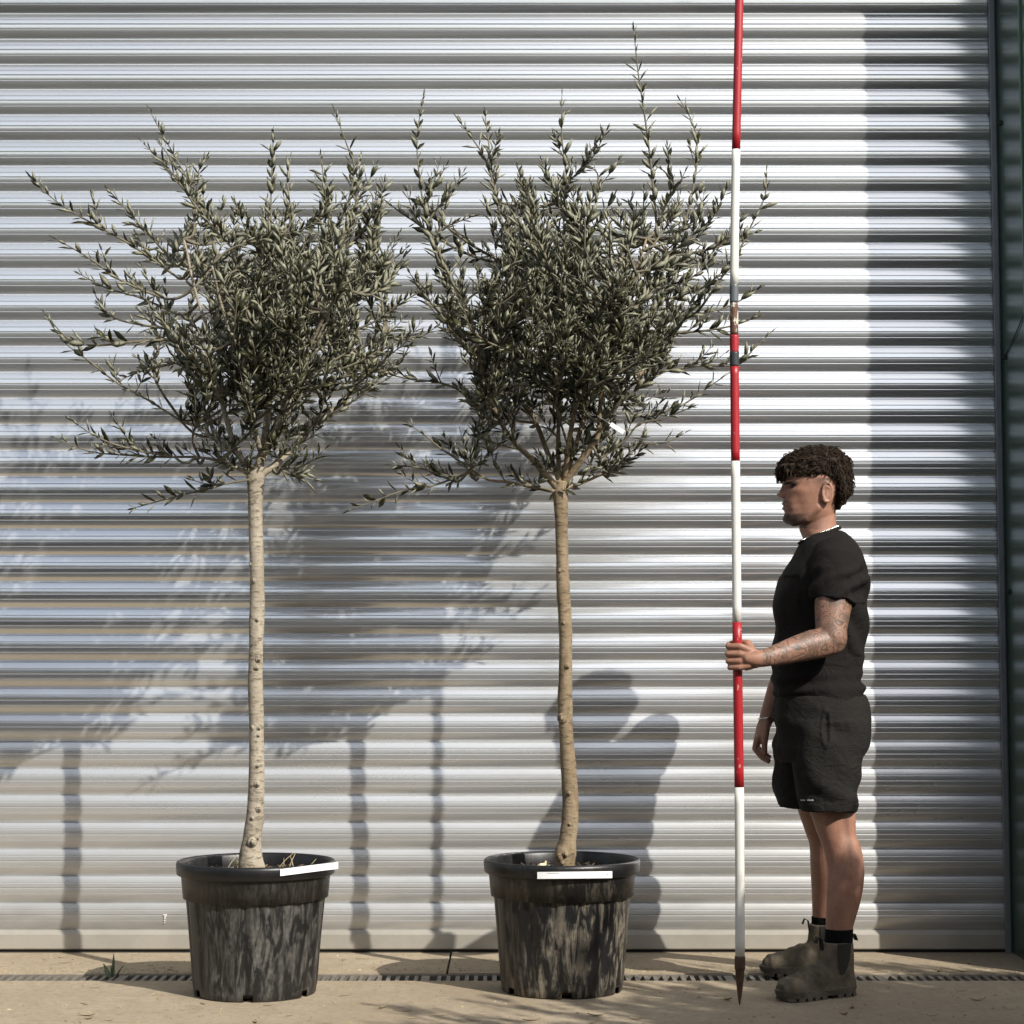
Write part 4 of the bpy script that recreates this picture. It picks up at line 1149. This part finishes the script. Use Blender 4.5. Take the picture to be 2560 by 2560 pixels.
# hair: cap plus curly tufts
hm = MB()
cap = [(1120,2030,2058,.022),(1125,2004,2084,.046),(1133,1980,2102,.062),(1146,1962,2115,.075),(1162,1951,2123,.082),(1178,1946,2127,.0845),(1190,1948,2128,.0845)]
cap = [(v, a, b, r, YC) for v, a, b, r in cap]
rowloft(hm, list(reversed(cap)), 48, 30)
back = [(1150,2020,2122,.080,YC),(1188,2026,2127,.083,YC),(1200,2046,2127,.083,YC),(1212,2072,2127,.0825,YC),(1232,2080,2123,.079,YC),(1250,2084,2113,.070,YC),(1266,2086,2102,.054,YC),(1274,2089,2097,.040,YC)]
rowloft(hm, back, 40, 30)
hme = remesh(hm, 0.004, 2, 0.5)
fold(hme, lambda p, n: 0.006*mnoise.fractal(p*42, 0.8, 2.1, 3) + 0.003*mnoise.noise(p*95))
hair = obj('hair', hme, M['hair'], person, fix=False)
hb = BVHTree.FromPolygons([v.co for v in hme.vertices], [tuple(f.vertices) for f in hme.polygons])
rnd = random.Random(9); tf = MB(); nvh = len(hme.vertices)
for _ in range(2600):
    v = hme.vertices[rnd.randrange(nvh)]; p = v.co.copy(); n = v.normal.copy()
    u_, v_ = proj(p)
    if v_ > 1262 and rnd.random() < 0.7: continue
    if v_ > 1188 and n.z < -0.5: continue
    fwd = Vector((-1.0, rnd.gauss(0, 0.5), rnd.gauss(-0.1, 0.5))) if v_ < 1195 and u_ < 2070 else Vector((rnd.gauss(0.1, 0.5), rnd.gauss(0, 0.5), -1.0))
    t = (fwd - n*fwd.dot(n)).normalized(); L = rnd.uniform(0.010, 0.022) * (1.0 if v_ < 1235 else 0.45)
    b = n.cross(t); s = rnd.choice((-1, 1))
    pts = [p - n*0.002, p + t*L*0.4 + n*L*0.28 + b*s*L*0.12, p + t*L*0.8 + n*L*0.22 + b*s*L*0.35, p + t*L + n*L*0.02 + b*s*L*0.6]
    tf.tube(pts, [0.0017, 0.0016, 0.0011, 0.0004], 4)
tfo = obj('hair_tufts', tf, M['hair'], hair, fix=False); tag(tfo, kind='stuff')
# fringe locks over the forehead
fr_ = MB()
for _ in range(170):
    y = rnd.uniform(-0.062, 0.062); fw = math.sqrt(max(0, 1 - (y/0.078)**2))
    u0 = 2012 - 58*fw + rnd.uniform(-4, 12); v0 = rnd.uniform(1158, 1180)
    a = W(u0, v0, YC + y); L = rnd.uniform(0.012, 0.040)
    e = a + Vector((-0.010*fw - rnd.uniform(0, 0.006), y*0.12, -L))
    m_ = a.lerp(e, 0.5) + Vector((-0.007*fw, y*0.08, 0.002))
    fr_.tube([a + Vector((0.006*fw, 0, 0)), m_, e, e + Vector((0.006, rnd.gauss(0, 0.006), -0.003))], [0.0032, 0.0034, 0.0022, 0.0006], 5)
ff = obj('fringe', fr_, M['hair'], hair, fix=False)
# bracelet on the far wrist
mb = MB(); ring = []
for j in range(20):
    th = 2*math.pi*j/20; ring.append(W(1917, 1794, 6.658) + Vector((0.028*math.cos(th), 0.027*math.sin(th), 0.004*math.cos(th))))
ring += ring[:2]; mb.tube(ring, [0.0028]*len(ring), 6, Vector((0,0,1)), cap=False); obj('bracelet', mb, M['silver'], person)
# socks
for rows in ([(2322,2063,2133,.041,6.336),(2340,2062,2132,.0395,6.335),(2362,2061,2130,.0385,6.334),(2385,2061,2128,.037,6.333)], [(2291,2029,2088,.042,6.755),(2310,2029,2086,.0395,6.76),(2335,2030,2084,.038,6.766),(2360,2033,2082,.036,6.77)]):
    mb = MB(); rowloft(mb, rows, 32, 16); obj('sock', mb, M['sock'], person)
# sock logo ticks
for uv, Yk in ((((2062,2318),(2057,2323),(2054,2318),(2057,2327)), 6.63), (((2089,2350),(2094,2357),(2084,2363),(2101,2361)), 6.27)):
    pass
def boot(ankle_u, ankle_v, toe, heel, Yc):
    """toe and heel: ground points; builds upper, sole and pull tabs"""
    ctr = (toe + heel)/2; d = (toe - heel); L = d.length; d.normalize(); ang = math.atan2(d.y, d.x)
    mw = Matrix.Translation(ctr) @ Matrix.Rotation(ang, 4, 'Z')
    h = L/2
    up_ = MB()
    prof = [(-h+0.012, .030, .075), (-h+0.03, .037, .092), (-h+0.075, .040, .105), (-0.03, .041, .108), (0.02, .044, .100), (0.055, .047, .085), (0.09, .049, .074), (0.115, .047, .069), (h-0.025, .040, .062), (h-0.010, .028, .052)]
    rings = []
    for x, w, t in catmull(prof, 30):
        r = []
        for j in range(28):
            th = 2*math.pi*j/28; ct, st = math.cos(th), math.sin(th)
            zc = 0.026; yy = w*math.copysign(abs(ct)**0.75, ct)
            z = zc + (t - zc)*max(0, st)**0.8 - 0.006*max(0, -st)
            r.append((x, yy, z))
        rings.append(r)
    up_.rings(rings)
    sx = -h + 0.076
    sh_ = [(0.05, sx, .072, .040), (0.085, sx - 0.002, .068, .041), (0.108, sx - 0.006, .063, .044), (0.132, sx - 0.008, .059, .0465), (0.155, sx - 0.008, .058, .048), (0.168, sx - 0.008, .058, .049)]
    rings = []
    for z, x, rx, ry in catmull(sh_, 20):
        rings.append([(x + rx*math.cos(2*math.pi*j/28), ry*math.sin(2*math.pi*j/28), z) for j in range(28)])
    up_.rings(rings)
    me = remesh(up_, 0.004, 4, 0.5)
    fold(me, lambda p, n: 0.0022*mnoise.fractal(p*28, 0.9, 2.0, 3) + (0.0016*math.sin(p.x*190 + p.z*60 + 3*mnoise.noise(p*14)) if 0.0 < p.x < 0.075 and p.z > 0.06 else 0))
    bo = obj('boot', me, M['suede'], None, fix=False); bo.matrix_world = mw; par(bo, person)
    def sub(name, mb, mat, smooth=True):
        o = obj(name, mb, mat, None, smooth=smooth); o.parent = bo; return o
    # sole: welt plus lugs
    def outline(x):
        t = (x + h)/(2*h)
        w = np.interp(t, [0, 0.03, 0.10, 0.25, 0.42, 0.62, 0.78, 0.90, 0.97, 1.0], [0.008, .024, .037, .040, .037, .046, .0515, .043, .025, .006])
        return float(w)
    so_ = MB(); n = 40; vs = []; fs = []
    xs_ = [-h + 2*h*(0.5 - 0.5*math.cos(math.pi*i/n)) for i in range(n + 1)]
    lev = [(0.011, 0.97), (0.020, 1.0), (0.031, 1.02), (0.034, 0.97)]
    loop = [(x, -outline(x)) for x in xs_] + [(x, outline(x)) for x in reversed(xs_)]
    so_.rings([[(x*s_, y*s_, z + 0.004*max(0, (x/h - 0.6))*2) for x, y in loop] for z, s_ in lev])
    k = 9
    for i in range(k):
        x0 = -h + 0.008 + (2*h - 0.016)*i/k; x1 = x0 + (2*h - 0.016)/k*0.68
        if 3.0 <= i < 4.0: continue
        w0, w1 = outline(x0)*0.985, outline(x1)*0.985
        t0, t1 = 0.006*max(0, x0/h - 0.55)*2, 0.006*max(0, x1/h - 0.55)*2
        so_.add([(x0,-w0,t0),(x1,-w1,t1),(x1,w1,t1),(x0,w0,t0),(x0,-w0,0.013),(x1,-w1,0.013),(x1,w1,0.013),(x0,w0,0.013)], [(0,3,2,1),(4,5,6,7),(0,1,5,4),(1,2,6,5),(2,3,7,6),(3,0,4,7)])
    sub('sole', so_, M['sole'], False)
    # elastic gussets
    for s in (-1, 1):
        g = MB(); vs = []
        for z, half in ((0.072, 0.006), (0.092, 0.018), (0.118, 0.023), (0.145, 0.025), (0.167, 0.026)):
            x0 = float(np.interp(z, [a[0] for a in sh_], [a[1] for a in sh_])) + 0.002; rx = float(np.interp(z, [a[0] for a in sh_], [a[2] for a in sh_])); ry = float(np.interp(z, [a[0] for a in sh_], [a[3] for a in sh_]))
            for dx in (-half, -half*0.33, half*0.33, half):
                yy = ry*math.sqrt(max(0, 1 - (dx/rx)**2)) + 0.0022
                vs.append((x0 + dx, s*yy, z))
        g.add(vs, [(4*i+j, 4*i+j+1, 4*i+j+5, 4*i+j+4) for i in range(4) for j in range(3)])
        sub('elastic_gusset', g, M['elastic'])
    for s, xx in ((1, sx + 0.047), (-1, sx - 0.063)):
        g = MB(); g.tube([(xx, 0, 0.145), (xx + s*0.004, 0, 0.178), (xx + s*0.016, 0, 0.186), (xx + s*0.024, 0, 0.168)], [(0.011, 0.0025)]*4, 8, Vector((0, 1, 0)))
        sub('pull_tab', g, M['elastic'])
    return bo
_o = Vector((-0.016, 0.030, 0))
nb_ = boot(2098, 2350, Wg(1960, 2509) + _o, Wg(2152, 2490) + _o, 6.3)
fb_toe = Wg(1904, 2444) + Vector((0, 0.04, 0)); fb_heel = fb_toe + Vector((0.290, 0.02, 0))
fb_ = boot(2060, 2320, fb_toe, fb_heel, 6.7)

# ================================================================== SMALL THINGS ON THE GROUND
def weed(base, label):
    root = empty('weed', base); tag(root, label, 'weed')
    rnd = random.Random(4)
    for a, L, lean in ((80, 0.075, 0.2), (165, 0.05, 0.7), (15, 0.045, 0.8), (110, 0.04, 0.5), (200, 0.03, 1.0), (330, 0.03, 1.0)):
        d = Vector((math.cos(R(a)), 0.25*math.sin(R(a*3)), 0)); p = []
        for i in range(6):
            t = i/5; p.append(Vector(base) + d*L*lean*t + Vector((0, 0, -0.03 + (L + 0.03)*t*(1 - 0.45*t*lean*0.6))))
        vs = []; 
        for i, q in enumerate(p):
            t = i/5; w = 0.008*math.sin(math.pi*min(1, 0.12 + t*0.88))**0.8 + 0.0006; e = d.cross(Vector((0,0,1))).normalized()
            e = (e + Vector((0.5, 0, 0.2))).normalized()
            vs += [q - e*w + Vector((0,0,0.003)), q, q + e*w + Vector((0,0,0.003))]
        mb = MB(); mb.add(vs, [(3*i+j, 3*i+j+1, 3*i+j+4, 3*i+j+3) for i in range(5) for j in range(2)])
        o = obj('leaf', mb, M['weed'], root); s = o.modifiers.new('t', 'SOLIDIFY'); s.thickness = 0.0008
wp = Wg(282, 2438)
weed((wp.x, wp.y, 0.0), 'small green weed sprouting from the drain grate beside the smeared pot')

# dry leaves blown over the concrete
def dry_mesh(seed, curl, wide):
    rnd = random.Random(seed); n = 7; vs = []
    for i in range(n + 1):
        t = i/n; w = wide*math.sin(math.pi*min(0.999, t*0.94 + 0.03))**0.8; z = 0.0025 + curl*(t - 0.5)**2*4 + 0.001*rnd.random(); y = 0.12*math.sin(t*3 + seed)*0.3
        vs += [(t - 0.5, y - w, z + curl*0.5), (t - 0.5, y, z), (t - 0.5, y + w, z + curl*0.4)]
    fs = [(3*i+j, 3*i+j+1, 3*i+j+4, 3*i+j+3) for i in range(n) for j in range(2)]
    me = bpy.data.meshes.new('dry_leaf'); me.from_pydata(vs, [], fs); me.materials.append(M['leaf_dry']); me.polygons.foreach_set('use_smooth', [True]*len(fs)); return me
dms = [dry_mesh(1, 0.05, 0.10), dry_mesh(2, 0.02, 0.07), dry_mesh(3, 0.09, 0.12), dry_mesh(4, 0.03, 0.05)]
rnd = random.Random(31)
spots = [(115,2400),(150,2393),(135,2412),(165,2408),(185,2444),(240,2470),(310,2440),(215,2510),(420,2450),(165,2553),(215,2540),(220,2548),(275,2552),(200,2556),(510,2510),(670,2515),(720,2540),(640,2556),(860,2490),(960,2520),(1010,2528),(1030,2546),(1100,2540),(1180,2552),(860,2400),(905,2398),(1090,2395),(1215,2400),(1235,2402),(1330,2552),(1490,2540),(1580,2404),(1560,2410),(1590,2548),(1480,2556),(1740,2494),(1820,2500),(2110,2536),(2130,2520),(2150,2540),(2440,2502),(2480,2522),(2530,2524),(2400,2478),(2420,2408),(2440,2412),(2330,2540),(2360,2438),(2300,2436),(2240,2434),(2200,2432),(2430,2448)]
for u, v in spots:
    p = Wg(u + rnd.uniform(-4, 4), min(v, 2600))
    if DR0 - 0.012 < p.y < DR1 + 0.012: p.y = DR1 + 0.03
    L = rnd.uniform(0.03, 0.062)
    m = Matrix.Translation((p.x, p.y, 0.0012)) @ Matrix.Rotation(rnd.uniform(0, 6.28), 4, 'Z') @ Matrix.Diagonal((L, L, L*rnd.uniform(0.6, 1.6), 1))
    o = link('dry_leaf', rnd.choice(dms), None, m); tag(o, 'fallen narrow dry leaf lying on the dusty concrete', 'dry leaf', 'dry leaves scattered on the concrete')
# grit and leaf crumbs, too many to count
mb = MB()
for _ in range(1500):
    x = rnd.uniform(-2.1, 2.1); y = rnd.choice((rnd.uniform(5.7, DR0 - 0.01), rnd.uniform(DR1 + 0.01, 7.24), rnd.uniform(DR1 + 0.01, DR1 + 0.12)))
    r = rnd.uniform(0.0012, 0.0042); a = rnd.uniform(0, 6.28); e = rnd.uniform(1, 3.0)
    c, s = math.cos(a)*r, math.sin(a)*r
    mb.add([(x + c*e, y + s*e, 0.0004), (x - s, y + c, 0.0004), (x - c*e, y - s*e, 0.0004), (x + s, y - c, 0.0004), (x, y, r*1.1)], [(0,1,4),(1,2,4),(2,3,4),(3,0,4)])
gr = obj('grit', mb, M['leaf_dry'], smooth=False, fix=False); tag(gr, 'scattered crumbs of dry leaf and grit on the concrete', 'grit', kind='stuff')


# ================================================================== UNSEEN NURSERY STOCK ROUND THE CAMERA (front row dapples the ground, the rest added to darken shutter reflections)

protos = {}
def place_shrub(kind, x, y, h, w, rot, label, group):
    """kind 0-2: one of three prototype shrubs, unit height 1, unit spread 1"""
    if kind not in protos:
        rnd = random.Random(70 + kind); st = MB(); ml = []
        for i in range(58):
            a = rnd.uniform(0, 6.28); r = 0.5*math.sqrt(rnd.random())
            tip = Vector((r*math.cos(a), r*math.sin(a), rnd.uniform(0.45, 1.0)))
            sp = spline([Vector((0, 0, 0)), Vector((r*0.35*math.cos(a), r*0.35*math.sin(a), tip.z*0.5)) + Vector((rnd.gauss(0,0.02), rnd.gauss(0,0.02), 0)), tip], 14)
            st.tube(sp, [0.004*(1-i/14)+0.0007 for i in range(14)], 5)
            ml += leaf_pairs(sp, rnd, 0.22, 0.016, (0.032, 0.055), 1.9)
            for _ in range(7):
                q = sp[rnd.randint(4, 12)]; d = Vector((rnd.gauss(0,1), rnd.gauss(0,1), rnd.uniform(-0.2,1))).normalized()*rnd.uniform(0.07, 0.17)
                ml += leaf_pairs(spline([q, q + d*0.5, q + d], 7), rnd, 0.1, 0.016, (0.032, 0.055), 1.9)
        sm_ = st.mesh('stems'); sm_.materials.append(M['twig'])
        protos[kind] = (sm_, leaves_mesh('foliage', ml))
    root = empty('unseen_shrub', (x, y, 0)); tag(root, label, 'shrub', group)
    mw = Matrix.Translation((x, y, 0)) @ Matrix.Rotation(rot, 4, 'Z') @ Matrix.Diagonal((w*2, w*2, h, 1))
    link('stems', protos[kind][0], root, mw)
    o = link('foliage', protos[kind][1], root, mw); tag(o, kind='stuff')
lab = 'unseen leafy nursery shrub in the row right of the path, shading the yard'
rnd = random.Random(77)
for i, (x, y, h, w) in enumerate(((1.72, 3.7, 2.25, 0.4), (2.3, 4.05, 2.35, 0.45), (2.85, 4.3, 2.45, 0.48), (3.35, 4.5, 2.3, 0.5), (2.1, 3.2, 2.6, 0.48), (2.7, 3.6, 2.7, 0.5), (3.3, 3.85, 2.8, 0.5), (3.95, 4.6, 2.4, 0.5), (3.9, 4.0, 2.7, 0.5), (4.6, 4.7, 2.5, 0.55), (3.0, 4.75, 1.75, 0.4), (3.6, 5.0, 1.6, 0.4), (2.55, 4.4, 2.05, 0.42), (3.15, 4.15, 2.5, 0.45), (2.5, 3.85, 2.5, 0.45), (3.6, 4.25, 2.5, 0.5))):
    place_shrub(i % 3, x, y, h, w, rnd.uniform(0, 6.28), lab, 'shrubs in the row beside the path')
for yy in (-0.4, 0.6, 1.5, 2.4):  # unseen extension of the row, added to shade the yard the slats reflect
    for xx in (1.45, 2.4, 3.4):
        place_shrub(rnd.randrange(3), xx + rnd.uniform(-0.1, 0.15), yy + rnd.uniform(-0.15, 0.15), rnd.uniform(2.2, 2.8), 0.5, rnd.uniform(0, 6.28), lab, 'shrubs in the row beside the path')
lab2 = 'unseen leafy shrub added left of the camera to darken the shutter reflections'
for yy in (-0.5, 0.6, 1.7, 2.8, 3.9):  # unseen block, added as something dark for the slats to reflect
    for xx in (-1.75, -2.8, -3.9):
        if yy > 3 and xx > -2: continue
        place_shrub(rnd.randrange(3), xx + rnd.uniform(-0.15, 0.1), yy + rnd.uniform(-0.15, 0.15), rnd.uniform(1.7, 2.3), 0.5, rnd.uniform(0, 6.28), lab2, 'unseen shrubs added left of the camera')
lab3 = 'unseen tall hedge plant added behind the camera to darken the shutter reflections'
for k in range(15):  # unseen hedge, added as a dark backdrop in the slat reflections
    place_shrub(rnd.randrange(3), -11 + k*1.6 + rnd.uniform(-0.2, 0.2), -5.0 + rnd.uniform(-0.3, 0.3), rnd.uniform(3.4, 4.3), 1.15, rnd.uniform(0, 6.28), lab3, 'unseen hedge added behind the camera')
